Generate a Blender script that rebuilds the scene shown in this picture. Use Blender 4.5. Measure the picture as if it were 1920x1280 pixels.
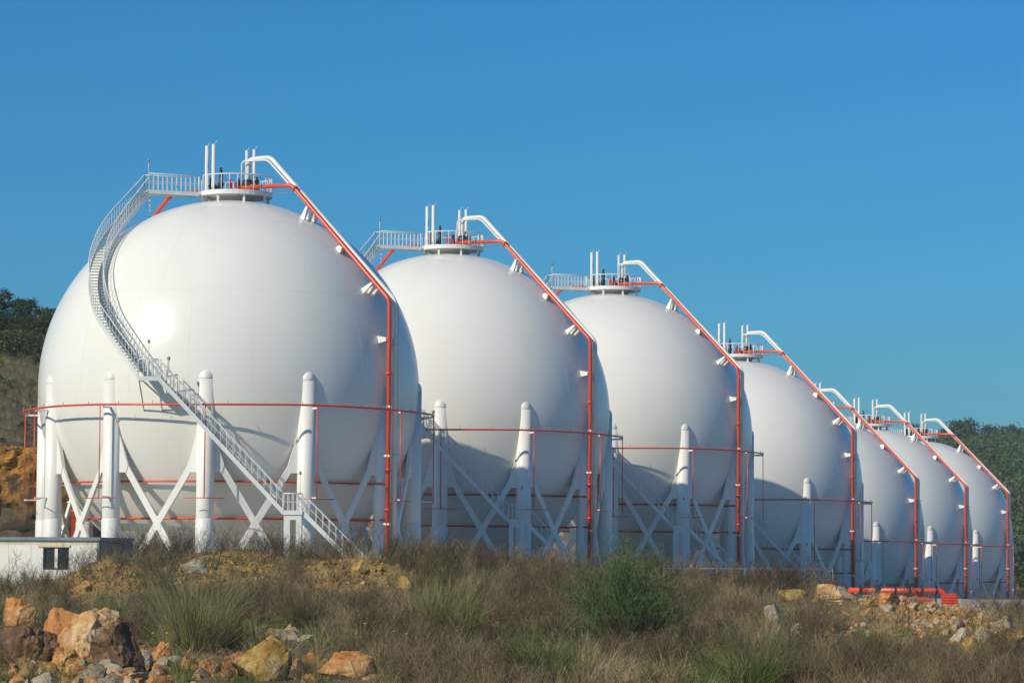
import bpy, bmesh, math, random
import numpy as np
from mathutils import Vector, Matrix
from mathutils import noise as mnoise

R_ = math.radians
PI = math.pi
scene = bpy.context.scene
for o in list(bpy.data.objects):
    bpy.data.objects.remove(o)
COL = scene.collection
random.seed(7)
RNG = np.random.default_rng(11)

# ------------------------------------------------------------------ camera
FPX = 5500.0                      # focal length in pixels of a 1920 px wide picture
PITCH, ROLL = R_(4.28), R_(0.32)
cam_d = bpy.data.cameras.new('camera')
cam_d.sensor_width = 36.0
cam_d.lens = 36.0 * FPX / 1920.0
cam_d.clip_start = 0.5
cam_d.clip_end = 9000.0
cam = bpy.data.objects.new('camera', cam_d)
COL.objects.link(cam)
fw = Vector((0, math.cos(PITCH), math.sin(PITCH)))
up0 = Vector((0, -math.sin(PITCH), math.cos(PITCH)))
rt0 = Vector((1, 0, 0))
rt = rt0 * math.cos(ROLL) + up0 * math.sin(ROLL)
up = up0 * math.cos(ROLL) - rt0 * math.sin(ROLL)
M = Matrix.Identity(4)
for i in range(3):
    M[i][0], M[i][1], M[i][2] = rt[i], up[i], -fw[i]
cam.matrix_world = M
scene.camera = cam

# ------------------------------------------------------------------ sky and sun
SUN_DIR = Vector((-0.617, -0.569, 0.543)).normalized()     # towards the sun
SUN_ELEV = math.asin(SUN_DIR.z)
SUN_ROT = math.atan2(SUN_DIR.x, SUN_DIR.y)
world = bpy.data.worlds.new('World')
scene.world = world
world.use_nodes = True
wn, wl = world.node_tree.nodes, world.node_tree.links
wn.clear()
wo = wn.new('ShaderNodeOutputWorld')
bg = wn.new('ShaderNodeBackground')
sky = wn.new('ShaderNodeTexSky')
sky.sky_type = 'NISHITA'
sky.sun_disc = False
sky.sun_elevation = SUN_ELEV
sky.sun_rotation = SUN_ROT
sky.altitude = 0
sky.air_density = 1.0
sky.dust_density = 1.0
sky.ozone_density = 10.0
# a clear polarised winter sky: one colour grade for the whole dome
bw = wn.new('ShaderNodeRGBToBW')
sat = wn.new('ShaderNodeMix')
sat.data_type = 'RGBA'
sat.clamp_factor = False
sat.inputs[0].default_value = 1.3
wl.new(sky.outputs[0], bw.inputs[0])
wl.new(bw.outputs[0], sat.inputs[6])
wl.new(sky.outputs[0], sat.inputs[7])
tint = wn.new('ShaderNodeMix')
tint.data_type = 'RGBA'
tint.blend_type = 'MULTIPLY'
tint.inputs[0].default_value = 1.0
tint.inputs[7].default_value = (0.585, 1.045, 1.03, 1)
wl.new(sat.outputs[2], tint.inputs[6])
bg.inputs['Strength'].default_value = 0.086
wl.new(tint.outputs[2], bg.inputs[0])
wl.new(bg.outputs[0], wo.inputs[0])

sun_d = bpy.data.lights.new('sun', 'SUN')
sun_d.energy = 3.9
sun_d.angle = R_(0.53)
sun_d.color = (1.0, 0.88, 0.665)
sun = bpy.data.objects.new('sun', sun_d)
COL.objects.link(sun)
sun.rotation_euler = SUN_DIR.to_track_quat('Z', 'Y').to_euler()
sun.location = (-60, -60, 60)

scene.view_settings.view_transform = 'Standard'
scene.view_settings.look = 'None'
scene.view_settings.exposure = 0.0
scene.view_settings.gamma = 1.0
scene.view_settings.use_curve_mapping = False
scene.cycles.max_bounces = 8
scene.cycles.use_denoising = True

# ------------------------------------------------------------------ node materials
def new_mat(name):
    m = bpy.data.materials.new(name)
    m.use_nodes = True
    nt = m.node_tree
    return m, nt, nt.nodes['Principled BSDF']

def nd(nt, kind, **kw):
    n = nt.nodes.new(kind)
    for k, v in kw.items():
        if k in n.inputs:
            n.inputs[k].default_value = v
        else:
            setattr(n, k, v)
    return n

def ramp(nt, src, stops):
    r = nt.nodes.new('ShaderNodeValToRGB')
    while len(r.color_ramp.elements) < len(stops):
        r.color_ramp.elements.new(0.5)
    for e, (p, c) in zip(r.color_ramp.elements, stops):
        e.position = p
        e.color = (c[0], c[1], c[2], 1)
    nt.links.new(src, r.inputs[0])
    return r.outputs[0]

def noise_of(nt, scale, detail=5, rough=0.55, coord='Object', stretch=None):
    tc = nt.nodes.new('ShaderNodeTexCoord')
    src = tc.outputs[coord]
    if stretch:
        mp = nt.nodes.new('ShaderNodeMapping')
        mp.inputs['Scale'].default_value = stretch
        nt.links.new(src, mp.inputs[0])
        src = mp.outputs[0]
    n = nd(nt, 'ShaderNodeTexNoise')
    n.inputs['Scale'].default_value = scale
    n.inputs['Detail'].default_value = detail
    n.inputs['Roughness'].default_value = rough
    nt.links.new(src, n.inputs['Vector'])
    return n.outputs['Fac']

def mix(nt, fac, a, b, blend='MIX'):
    m = nt.nodes.new('ShaderNodeMix')
    m.data_type = 'RGBA'
    m.blend_type = blend
    if hasattr(fac, 'links') or hasattr(fac, 'is_linked'):
        nt.links.new(fac, m.inputs[0])
    else:
        m.inputs[0].default_value = fac
    for s, v in ((6, a), (7, b)):
        if isinstance(v, tuple):
            m.inputs[s].default_value = (v[0], v[1], v[2], 1)
        else:
            nt.links.new(v, m.inputs[s])
    return m.outputs[2]

def bump(nt, bsdf, height, strength, dist):
    b = nt.nodes.new('ShaderNodeBump')
    b.inputs['Strength'].default_value = strength
    b.inputs['Distance'].default_value = dist
    nt.links.new(height, b.inputs['Height'])
    nt.links.new(b.outputs[0], bsdf.inputs['Normal'])

def paint(name, c1, c2, rough, scale=0.4, streak=True, dents=0.0, coat=0.0, spec=None):
    m, nt, b = new_mat(name)
    f = noise_of(nt, scale, 6, 0.6, stretch=(1, 1, 0.25) if streak else None)
    nt.links.new(ramp(nt, f, [(0.3, c1), (0.7, c2)]), b.inputs['Base Color'])
    rn = noise_of(nt, 1.3, 4)
    mr = nd(nt, 'ShaderNodeMapRange')
    mr.inputs[3].default_value = rough - 0.05
    mr.inputs[4].default_value = rough + 0.06
    nt.links.new(rn, mr.inputs[0])
    nt.links.new(mr.outputs[0], b.inputs['Roughness'])
    if spec is not None:
        b.inputs['Specular IOR Level'].default_value = spec
    if coat:
        b.inputs['Coat Weight'].default_value = coat
        b.inputs['Coat Roughness'].default_value = 0.18
    if dents:
        bump(nt, b, noise_of(nt, 0.35, 3), dents, 0.25)
    return m

M_SHELL = paint('white_tank_paint', (0.775, 0.76, 0.715), (0.825, 0.81, 0.765), 0.23, 0.25, True, 0.04, 0.0, 0.4)
M_WHITE = paint('white_steel_paint', (0.75, 0.74, 0.705), (0.82, 0.81, 0.775), 0.38, 0.8)
M_JACKET = paint('white_column_jacket', (0.70, 0.70, 0.68), (0.77, 0.77, 0.75), 0.5, 0.7)
M_RED = paint('red_pipe_paint', (0.62, 0.065, 0.022), (0.74, 0.085, 0.03), 0.34, 1.2)
M_STAIR = paint('stair_white_paint', (0.64, 0.65, 0.64), (0.76, 0.77, 0.75), 0.45, 1.5)
M_TREAD = paint('galvanised_tread', (0.20, 0.215, 0.22), (0.32, 0.33, 0.33), 0.5, 2.0)
M_DARK = paint('dark_valve_paint', (0.012, 0.02, 0.03), (0.025, 0.035, 0.05), 0.4, 2.0)
M_GREY = paint('grey_steel', (0.26, 0.28, 0.29), (0.40, 0.41, 0.41), 0.5, 2.0)
M_LAMP = paint('lamp_housing', (0.20, 0.21, 0.23), (0.30, 0.31, 0.33), 0.4, 2.0)
M_VALVE_RED = paint('red_valve_paint', (0.55, 0.03, 0.03), (0.7, 0.05, 0.04), 0.35, 2.0)

# ------------------------------------------------------------------ mesh builder
class MB:
    def __init__(s):
        s.v, s.f, s.sm = [], [], []

    def add(s, verts, faces, smooth=False):
        o = len(s.v)
        s.v += [tuple(p) for p in verts]
        for f in faces:
            s.f.append(tuple(i + o for i in f))
            s.sm.append(smooth)
        return s

    def box(s, c, size, rz=0.0, mat=None):
        hx, hy, hz = size[0] / 2, size[1] / 2, size[2] / 2
        pts = [Vector((x * hx, y * hy, z * hz)) for x in (-1, 1) for y in (-1, 1) for z in (-1, 1)]
        m = mat if mat is not None else Matrix.Rotation(rz, 3, 'Z')
        pts = [m @ p + Vector(c) for p in pts]
        return s.add(pts, [(0, 1, 3, 2), (4, 6, 7, 5), (0, 4, 5, 1), (2, 3, 7, 6), (0, 2, 6, 4), (1, 5, 7, 3)])

    def bar(s, a, b, w, h, upv=(0, 0, 1)):
        a, b = Vector(a), Vector(b)
        d = (b - a)
        L = d.length
        d.normalize()
        side = d.cross(Vector(upv))
        if side.length < 1e-5:
            side = d.cross(Vector((1, 0, 0)))
        side.normalize()
        u = side.cross(d)
        m = Matrix((d, side, u)).transposed()
        return s.box((a + b) / 2, (L, w, h), mat=m)

    def tube(s, pts, r, n=8, closed=False, caps=True):
        P = [Vector(p) for p in pts]
        k = len(P)
        T = []
        for i in range(k):
            if closed:
                t = P[(i + 1) % k] - P[i - 1]
            else:
                t = (P[min(i + 1, k - 1)] - P[i]).normalized() + (P[i] - P[max(i - 1, 0)]).normalized()
            T.append(t.normalized())
        t0 = T[0]
        ref = Vector((0, 0, 1)) if abs(t0.z) < 0.9 else Vector((1, 0, 0))
        nrm = t0.cross(ref).normalized()
        rings = []
        for i in range(k):
            t = T[i]
            nrm = (nrm - t * nrm.dot(t)).normalized()
            bn = t.cross(nrm)
            rr = r[i] if isinstance(r, (list, tuple)) else r
            # mitre: keep the bore where the path bends
            mit = 1.0
            if 0 < i < k - 1 and not closed:
                d1 = (P[i] - P[i - 1]).normalized()
                mit = 1.0 / max(0.6, d1.dot(t))
            rings.append([P[i] + (nrm * math.cos(a) + bn * math.sin(a)) * rr * (mit if mit < 1.05 else 1.0)
                          for a in [2 * PI * j / n for j in range(n)]])
        o = len(s.v)
        for rg in rings:
            s.v += [tuple(p) for p in rg]
        m = k if closed else k - 1
        for i in range(m):
            i2 = (i + 1) % k
            for j in range(n):
                j2 = (j + 1) % n
                s.f.append((o + i * n + j, o + i * n + j2, o + i2 * n + j2, o + i2 * n + j))
                s.sm.append(n > 5)
        if caps and not closed:
            s.f.append(tuple(o + j for j in reversed(range(n)))); s.sm.append(False)
            s.f.append(tuple(o + (k - 1) * n + j for j in range(n))); s.sm.append(False)
        return s

    def lathe(s, prof, n=24, c=(0, 0, 0), smooth=True):
        o = len(s.v)
        for (r, z) in prof:
            for j in range(n):
                a = 2 * PI * j / n
                s.v.append((c[0] + r * math.cos(a), c[1] + r * math.sin(a), c[2] + z))
        for i in range(len(prof) - 1):
            for j in range(n):
                j2 = (j + 1) % n
                s.f.append((o + i * n + j, o + i * n + j2, o + (i + 1) * n + j2, o + (i + 1) * n + j))
                s.sm.append(smooth)
        if prof[0][0] > 1e-4:
            s.f.append(tuple(o + j for j in reversed(range(n)))); s.sm.append(False)
        if prof[-1][0] > 1e-4:
            q = o + (len(prof) - 1) * n
            s.f.append(tuple(q + j for j in range(n))); s.sm.append(False)
        return s

    def prism(s, poly, thick_vec):
        """poly: 3D points of one flat outline; extruded symmetrically along thick_vec"""
        t = Vector(thick_vec) / 2
        n = len(poly)
        A = [Vector(p) + t for p in poly]
        B = [Vector(p) - t for p in poly]
        fs = [tuple(range(n)), tuple(reversed(range(n, 2 * n)))]
        for i in range(n):
            j = (i + 1) % n
            fs.append((i, n + i, n + j, j))
        return s.add(A + B, fs)

    def mesh(s, name, mat):
        me = bpy.data.meshes.new(name)
        me.from_pydata(s.v, [], s.f)
        me.polygons.foreach_set('use_smooth', s.sm)
        if mat:
            me.materials.append(mat)
        bm = bmesh.new()
        bm.from_mesh(me)
        bmesh.ops.recalc_face_normals(bm, faces=bm.faces)
        bm.to_mesh(me)
        bm.free()
        me.update()
        return me

    def build(s, name, mat, parent=None, loc=(0, 0, 0), rz=0.0):
        return link(name, s.mesh(name, mat), parent, loc, rz)

def link(name, data, parent=None, loc=(0, 0, 0), rz=0.0):
    o = bpy.data.objects.new(name, data)
    COL.objects.link(o)
    o.location = loc
    o.rotation_euler = (0, 0, rz)
    if parent is not None:
        o.parent = parent
    return o

def tag(o, label=None, cat=None, group=None, kind=None):
    if label: o['label'] = label
    if cat: o['category'] = cat
    if group: o['group'] = group
    if kind: o['kind'] = kind
    return o

def empty(name, loc, label, cat, group=None, rz=0.0):
    e = bpy.data.objects.new(name, None)
    COL.objects.link(e)
    e.location = loc
    e.rotation_euler = (0, 0, rz)
    return tag(e, label, cat, group)

def copy_tree(o, parent=None):
    c = o.copy()
    COL.objects.link(c)
    c.parent = parent
    for ch in list(o.children):
        copy_tree(ch, c)
    return c

def rounded(pts, rad, seg=5):
    """a polyline with its corners rounded off like pipe elbows"""
    P = [Vector(p) for p in pts]
    out = [P[0]]
    for i in range(1, len(P) - 1):
        a, b, c = P[i - 1], P[i], P[i + 1]
        d1, d2 = (a - b), (c - b)
        q = min(rad, d1.length * 0.45, d2.length * 0.45)
        p1, p2 = b + d1.normalized() * q, b + d2.normalized() * q
        for k in range(seg + 1):
            t = k / seg
            out.append(p1 * (1 - t) ** 2 + b * 2 * t * (1 - t) + p2 * t * t)
    out.append(P[-1])
    return out

# ------------------------------------------------------------------ numeric noise for the terrain
def _hash(ix, iy, seed):
    h = (ix.astype(np.int64) * 374761393 + iy.astype(np.int64) * 668265263 + seed * 1442695041) & 0xFFFFFFFF
    h = ((h ^ (h >> 13)) * 1274126177) & 0xFFFFFFFF
    return ((h ^ (h >> 16)) & 0xFFFFFF) / float(0xFFFFFF)

def vnoise(x, y, seed=0):
    x, y = np.asarray(x, float), np.asarray(y, float)
    ix, iy = np.floor(x), np.floor(y)
    fx, fy = x - ix, y - iy
    fx, fy = fx * fx * (3 - 2 * fx), fy * fy * (3 - 2 * fy)
    a, b = _hash(ix, iy, seed), _hash(ix + 1, iy, seed)
    c, d = _hash(ix, iy + 1, seed), _hash(ix + 1, iy + 1, seed)
    return (a * (1 - fx) + b * fx) * (1 - fy) + (c * (1 - fx) + d * fx) * fy - 0.5

def fbm(x, y, scale, octs=4, seed=0):
    t, amp, s = 0.0, 1.0, 1.0 / scale
    for k in range(octs):
        t = t + amp * vnoise(np.asarray(x) * s + 17.3 * k, np.asarray(y) * s - 9.1 * k, seed + k)
        amp *= 0.5
        s *= 2.03
    return t

def sstep(a, b, x):
    t = np.clip((np.asarray(x, float) - a) / (b - a), 0, 1)
    return t * t * (3 - 2 * t)

HORIZ = 640 + FPX * math.tan(PITCH)
def z_at(py, d):
    """height seen at picture row py (1920x1280 scale) at distance d"""
    return (HORIZ - py) / FPX * d

# ------------------------------------------------------------------ terrain
CREST_X = [-900, -100, 60, 115, 165, 210, 300, 400, 480, 560, 650, 760, 860, 1000, 1150, 1300, 1430, 1560, 1650, 1720, 1780, 1850, 1940, 2300, 3200]
CREST_Y = [1118, 1116, 1112, 1094, 1070, 1054, 1052, 1046, 1046, 1052, 1052, 1058, 1070, 1084, 1094, 1104, 1110, 1112, 1121, 1129, 1137, 1144, 1150, 1162, 1162]
CREST_D = [140, 138, 134, 133, 132, 131, 130, 128, 127, 126, 126, 126, 126, 126, 127, 128, 129, 130, 131, 132, 132, 132, 132, 132, 132]
ROW_U = np.array([0.384, 0.923])
PAD_Z = (-2.99, -6.37, -9.88)

def ground_h(x, y, fine=True):
    x, y = np.asarray(x, float), np.asarray(y, float)
    ys = np.maximum(y, 5.0)
    xi = 960 + FPX * x / np.maximum(ys, 55)
    cd = np.interp(xi, CREST_X, CREST_D) + 4.0 * fbm(xi, xi * 0, 160, 2, 5)
    zc = (HORIZ - np.interp(xi, CREST_X, CREST_Y)) / FPX * cd
    z0 = -2.85
    near = -1.75 + (z0 + 1.75) * sstep(5, 60, y)
    t = np.clip((y - 58) / (cd - 58), 0, 1)
    slope = near + (zc - z0) * (0.62 * t + 0.38 * t ** 2.2) * (y > 58)
    # behind the crest: down to the levelled pads
    tt = x * ROW_U[0] + y * ROW_U[1]
    pad = PAD_Z[0] + ((PAD_Z[1] - PAD_Z[0]) * sstep(249.0, 252.5, tt) + (PAD_Z[2] - PAD_Z[1]) * sstep(284.0, 287.5, tt)) * sstep(-22, -8, x)
    left = sstep(-17, -24, x)
    fall = sstep(cd + 1.0, cd + 13.0 + 9 * left, y)
    h = slope * (1 - fall) + pad * fall
    hill = 9.0 * sstep(0, 9, -25 - x) * sstep(204, 212, y) + np.clip(y - 212, 0, 110) * 0.182 * sstep(2, 24, -25 - x)
    hill = hill + 1.6 * fbm(x, y, 17, 4, 31) * sstep(212, 235, y) * sstep(0, 9, -25 - x)
    # terraces cut into the brown hillside
    ter = np.floor(y / 6.0 + 0.3 * np.sin(x / 9.0))
    hill = hill + 1.1 * (ter * 6 - y + 3) / 6 * sstep(214, 225, y) * sstep(4, 14, -25 - x)
    hill = hill - 0.25 * np.clip(y - 322, 0, 150) * sstep(2, 20, -25 - x)
    h = h + hill
    fore = (1 - fall)
    h = h + fore * (0.55 * fbm(x, y, 7.0, 3, 1) * sstep(50, 70, y) * (1 - 0.6 * sstep(cd - 12, cd, y)))
    rough = sstep(40, 60, y)
    h = h + rough * (0.05 + 0.21 * fore) * fbm(x, y, 1.7, 4, 9)
    if fine:
        h = h + fore * rough * (0.10 + 0.34 * sstep(cd - 20, cd - 8, y)) * np.abs(fbm(x, y, 0.75, 3, 15))
    return h

def to_px(x, y, z):
    d = y * fw.y + z * fw.z
    return 960 + FPX * (x * rt.x + y * rt.y + z * rt.z) / d, 640 - FPX * (x * up.x + y * up.y + z * up.z) / d

def ray(px, py):
    d = fw * FPX + rt * (px - 960) + up * (640 - py)
    return d / d.y

def hit(px, py, d0=56.0, d1=150.0):
    """first ground point under a picture position"""
    r = ray(px, py)
    ds = np.linspace(d0, d1, 900)
    h = ground_h(r.x * ds, ds)
    below = np.nonzero(r.z * ds <= h)[0]
    k = below[0] if len(below) else len(ds) - 1
    return Vector((r.x * ds[k], ds[k], float(h[k])))

# ground materials
mg, nt, b = new_mat('ground_soil')
at = nd(nt, 'ShaderNodeAttribute', attribute_name='ochre')
n1 = noise_of(nt, 0.35, 8, 0.65)
n2 = noise_of(nt, 2.6, 8, 0.7)
n3 = noise_of(nt, 9.0, 6, 0.7)
soil = ramp(nt, n2, [(0.3, (0.04, 0.03, 0.02)), (0.5, (0.085, 0.062, 0.04)), (0.72, (0.17, 0.125, 0.08))])
och = ramp(nt, n3, [(0.28, (0.12, 0.075, 0.025)), (0.44, (0.36, 0.225, 0.065)), (0.62, (0.50, 0.335, 0.115)), (0.8, (0.54, 0.42, 0.23))])
grn = ramp(nt, n3, [(0.3, (0.03, 0.045, 0.012)), (0.7, (0.075, 0.095, 0.03))])
c = mix(nt, ramp(nt, n1, [(0.5, (0, 0, 0)), (0.62, (0.7, 0.7, 0.7))]), soil, grn)
hat = nd(nt, 'ShaderNodeAttribute', attribute_name='hillside')
hcol = ramp(nt, n2, [(0.3, (0.06, 0.075, 0.028)), (0.48, (0.12, 0.11, 0.05)), (0.72, (0.22, 0.175, 0.10))])
c = mix(nt, hat.outputs['Fac'], c, hcol)
c = mix(nt, at.outputs['Fac'], c, och)
yat = nd(nt, 'ShaderNodeAttribute', attribute_name='yard')
yard = ramp(nt, n2, [(0.3, (0.44, 0.38, 0.30)), (0.7, (0.58, 0.52, 0.43))])
c = mix(nt, yat.outputs['Fac'], c, yard)
nt.links.new(c, b.inputs['Base Color'])
b.inputs['Roughness'].default_value = 0.95
bump(nt, b, n3, 0.9, 0.08)
M_GROUND = mg

def grid_mesh(name, X, Y, Z, mat, smooth=True, *attrs):
    nr, nc = X.shape
    v = np.stack([X, Y, Z], -1).reshape(-1, 3)
    i = np.arange(nr * nc).reshape(nr, nc)
    f = np.stack([i[:-1, :-1], i[:-1, 1:], i[1:, 1:], i[1:, :-1]], -1).reshape(-1, 4)
    me = bpy.data.meshes.new(name)
    me.vertices.add(len(v))
    me.vertices.foreach_set('co', v.ravel())
    me.loops.add(f.size)
    me.loops.foreach_set('vertex_index', f.ravel().astype(np.int32))
    me.polygons.add(len(f))
    me.polygons.foreach_set('loop_start', np.arange(0, f.size, 4, dtype=np.int32))
    me.polygons.foreach_set('use_smooth', np.full(len(f), smooth))
    for attr in attrs:
        a = me.attributes.new(attr[0], 'FLOAT', 'POINT')
        a.data.foreach_set('value', attr[1].ravel().astype(np.float32))
    me.materials.append(mat)
    me.update()
    me.validate()
    return me

ROCK_FREE = []     # filled below: places kept free of tall weeds
def bare_mask(xi, yi, x, y):
    """1 where the yellow earth lies bare along the top of the bank"""
    n = fbm(x, y, 3.0, 3, 44)
    m = 1.3 * np.exp(-((xi - 185) / 120) ** 2 - ((yi - 1080) / 36) ** 2)
    m = np.maximum(m, 1.3 * np.exp(-((xi - 440) / 150) ** 2 - ((yi - 1068) / 34) ** 2))
    m = np.maximum(m, 1.3 * np.exp(-((xi - 650) / 140) ** 2 - ((yi - 1076) / 34) ** 2))
    m = np.maximum(m, np.exp(-((xi - 800) / 80) ** 2 - ((yi - 1076) / 16) ** 2))
    m = np.maximum(m, np.exp(-((xi - 1760) / 230) ** 2 - ((yi - 1152) / 42) ** 2) * 1.15)
    m = np.maximum(m, np.exp(-((xi - 230) / 270) ** 2 - ((yi - 1258) / 48) ** 2) * 0.9)
    return np.clip(m * 1.1 + n * 0.7, 0, 1)

rows = np.concatenate([np.arange(-12, 56, 4.0), np.arange(56, 150, 0.33), np.arange(150, 340, 2.2), np.geomspace(342, 2600, 30)])
U = np.linspace(-1, 1, 380)
wd = np.where(rows < 150, 0.21 * np.maximum(rows, 40) + 6, np.where(rows < 420, 37.5 + (rows - 150) * 0.42, 150 + (rows - 420) * 0.72))
GX = U[None, :] * wd[:, None]
GY = np.repeat(rows[:, None], len(U), 1)
GZ = ground_h(GX, GY)
GZ = np.where(GY > 420, np.maximum(GZ * (1 - sstep(420, 700, GY)) + -12 * sstep(420, 700, GY), -14), GZ)
xi, yi = to_px(GX, np.maximum(GY, 30), GZ)
och_v = bare_mask(xi, yi, GX, GY) * (GY > 50) * (GY < 150)
yard_v = sstep(140, 150, GY) * (1 - sstep(400, 430, GY)) * sstep(-29, -25, GX)
ground = link('ground', grid_mesh('ground', GX, GY, GZ, M_GROUND, True, ('ochre', och_v), ('yard', yard_v), ('hillside', sstep(206, 214, GY) * sstep(-24, -28, GX))))
tag(ground, kind='structure')
#PART2
# ------------------------------------------------------------------ the gas spheres
RS = 12.0
H0 = 13.7                     # sphere centre above its pad
TZ = (0, 0, H0)
TANKS = [(-17.87, 185.61, 10.71), (-4.73, 217.17, 10.71), (8.40, 249.06, 10.72), (21.58, 281.52, 7.33),
         (32.10, 314.92, 3.82), (42.12, 345.99, 3.81), (52.30, 377.57, 3.77)]
TANK_LABELS = [
    'nearest and largest white gas sphere, its curved stair in full view above the rubble bank',
    'second white gas sphere from the left, partly behind the nearest one, stair in shade',
    'third white gas sphere, above the green bush, its top walkway clear against the sky',
    'fourth white gas sphere, mid row, set lower than the third, shadow across its lower half',
    'fifth white gas sphere, mostly hidden behind the fourth one with only a slice showing',
    'sixth white gas sphere, between the hidden fifth one and the farthest at the wooded hill',
    'farthest and smallest white gas sphere, at the end of the row against the wooded hill']
TANK_GROUP = 'white spherical gas tanks in a row'
COL_AZ = [R_(-61.3 + 30 * k) for k in range(12)]
RHO = 11.65

def pol(rho, az, z=0.0):
    return Vector((rho * math.cos(az), rho * math.sin(az), z))

def sphere_mesh():
    mb = MB()
    n = 96
    mb.lathe([(max(RS * math.sin(PI * i / 64), 0.0), -RS * math.cos(PI * i / 64)) for i in range(65)], n)
    return mb.mesh('shell', M_SHELL)

def seam_mesh():
    """raised weld beads between the shell plates"""
    mb = MB()
    r = RS + 0.001
    lat = [R_(a) for a in (-58, -30, -3.2, 27, 57)]
    for a in lat:
        mb.tube([pol(r * math.cos(a), 2 * PI * k / 120, r * math.sin(a)) for k in range(120)], 0.0025, 4, closed=True)
    bands = [R_(-90 + 8)] + lat + [R_(90 - 8)]
    for k in range(len(bands) - 1):
        n = (10, 14, 20, 20, 14, 10)[k]
        off = 0.13 + 0.17 * k
        for j in range(n):
            az = 2 * PI * (j + off) / n
            mb.tube([pol(r * math.cos(e), az, r * math.sin(e)) for e in np.linspace(bands[k], bands[k + 1], 14)], 0.0025, 4, caps=False)
    return mb.mesh('weld_seam', M_SHELL)

# upper stair: plan path fitted to where it hugs the sphere
STAIR_P = [(-5.12, -1.95, 12.47), (-5.98, -2.80, 11.2), (-6.85, -4.15, 9.75), (-7.34, -5.95, 8.25), (-7.45, -8.05, 6.32),
           (-6.75, -10.25, 4.03), (-5.35, -11.75, 2.0), (-3.95, -12.75, 0.15)]

def catmull(P, per=14):
    P = [Vector(p) for p in P]
    Q = [P[0] * 2 - P[1]] + P + [P[-1] * 2 - P[-2]]
    out = []
    for i in range(1, len(Q) - 2):
        a, b, c, d = Q[i - 1], Q[i], Q[i + 1], Q[i + 2]
        for k in range(per):
            t = k / per
            out.append(0.5 * ((2 * b) + (c - a) * t + (2 * a - 5 * b + 4 * c - d) * t * t + (3 * b - a - 3 * c + d) * t ** 3))
    out.append(P[-1])
    return out

def flight(path, w, parent, sep_steps, rail_h=1.0, balu=0.30):
    """stringers, steps and railings along a 3D path (list of Vectors, tread level)"""
    lat = []
    for i in range(len(path)):
        t = path[min(i + 1, len(path) - 1)] - path[max(i - 1, 0)]
        lat.append(Vector((-t.y, t.x, 0)).normalized())
    # stringers
    for sgn in (-1, 1):
        mb = MB()
        off = [p + l * sgn * w / 2 for p, l in zip(path, lat)]
        vs, fs = [], []
        for p, l in zip(off, lat):
            for dz in (0.10, -0.26):
                for dl in (0.02, -0.02):
                    vs.append(p + l * dl + Vector((0, 0, dz)))
        k = len(off)
        for i in range(k - 1):
            a, bq = i * 4, (i + 1) * 4
            fs += [(a, a + 2, bq + 2, bq), (a + 1, bq + 1, bq + 3, a + 3), (a, bq, bq + 1, a + 1), (a + 2, a + 3, bq + 3, bq + 2)]
        fs += [(0, 1, 3, 2), ((k - 1) * 4, (k - 1) * 4 + 2, (k - 1) * 4 + 3, (k - 1) * 4 + 1)]
        mb.add(vs, fs)
        mb.build('stringer', M_STAIR, parent)
        # railing of this side
        rl = MB()
        top = [p + Vector((0, 0, rail_h)) for p in off]
        rl.tube(top, 0.034, 6)
        rl.tube([p + Vector((0, 0, 0.52)) for p in off], 0.014, 4)
        acc = 0.0
        for i in range(k):
            if i:
                acc += (off[i] - off[i - 1]).length
            if i == 0 or acc >= balu or i == k - 1:
                acc = 0.0
                rl.tube([off[i] + Vector((0, 0, 0.0)), top[i]], 0.021, 4)
        rl.build('railing', M_STAIR, parent)
    # steps
    zs = [p.z for p in path]
    nst = int(round(abs(zs[0] - zs[-1]) / 0.2))
    allst = MB()
    arr_z = np.array(zs)
    step_me = None
    for j in range(1, nst):
        z = zs[0] + (zs[-1] - zs[0]) * j / nst
        i = int(np.argmin(np.abs(arr_z - z)))
        i2 = min(max(i, 1), len(path) - 2)
        t = path[i2 + 1] - path[i2 - 1]
        ang = math.atan2(t.y, t.x)
        f = [np.interp(-z, -arr_z, [getattr(p, q) for p in path]) for q in 'xy']
        if sep_steps:
            if step_me is None:
                step_me = MB().box((0, 0, 0), (0.27, w - 0.05, 0.035)).mesh('step', M_TREAD)
            link('step', step_me, parent, (f[0], f[1], z), ang)
        else:
            allst.box((f[0], f[1], z), (0.27, w - 0.05, 0.035), ang)
    if not sep_steps:
        tag(allst.build('step', M_TREAD, parent), kind='stuff')

def lerp_path(a, b, n):
    a, b = Vector(a), Vector(b)
    return [a.lerp(b, i / n) for i in range(n + 1)]

def rail_run(mb, pts, h=1.0, gap=0.3, r=0.034):
    pts = [Vector(p) for p in pts]
    mb.tube([p + Vector((0, 0, h)) for p in pts], r, 6)
    mb.tube([p + Vector((0, 0, h * 0.5)) for p in pts], 0.013, 4)
    for a, b in zip(pts[:-1], pts[1:]):
        n = max(1, int(round((b - a).length / gap)))
        for i in range(n + 1):
            p = a.lerp(b, i / n)
            mb.tube([p, p + Vector((0, 0, h))], 0.024, 4)

def lamp_post(parent, base, h):
    mb = MB()
    mb.tube([base, Vector(base) + Vector((0, 0, h))], 0.025, 6)
    o = mb.build('lamp_post', M_STAIR, parent)
    MB().lathe([(0.0, 0.0), (0.05, 0.02), (0.085, 0.08), (0.08, 0.17), (0.04, 0.23), (0.0, 0.24)], 10, (base[0], base[1], base[2] + h)).build('lamp_head', M_LAMP, o)

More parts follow.
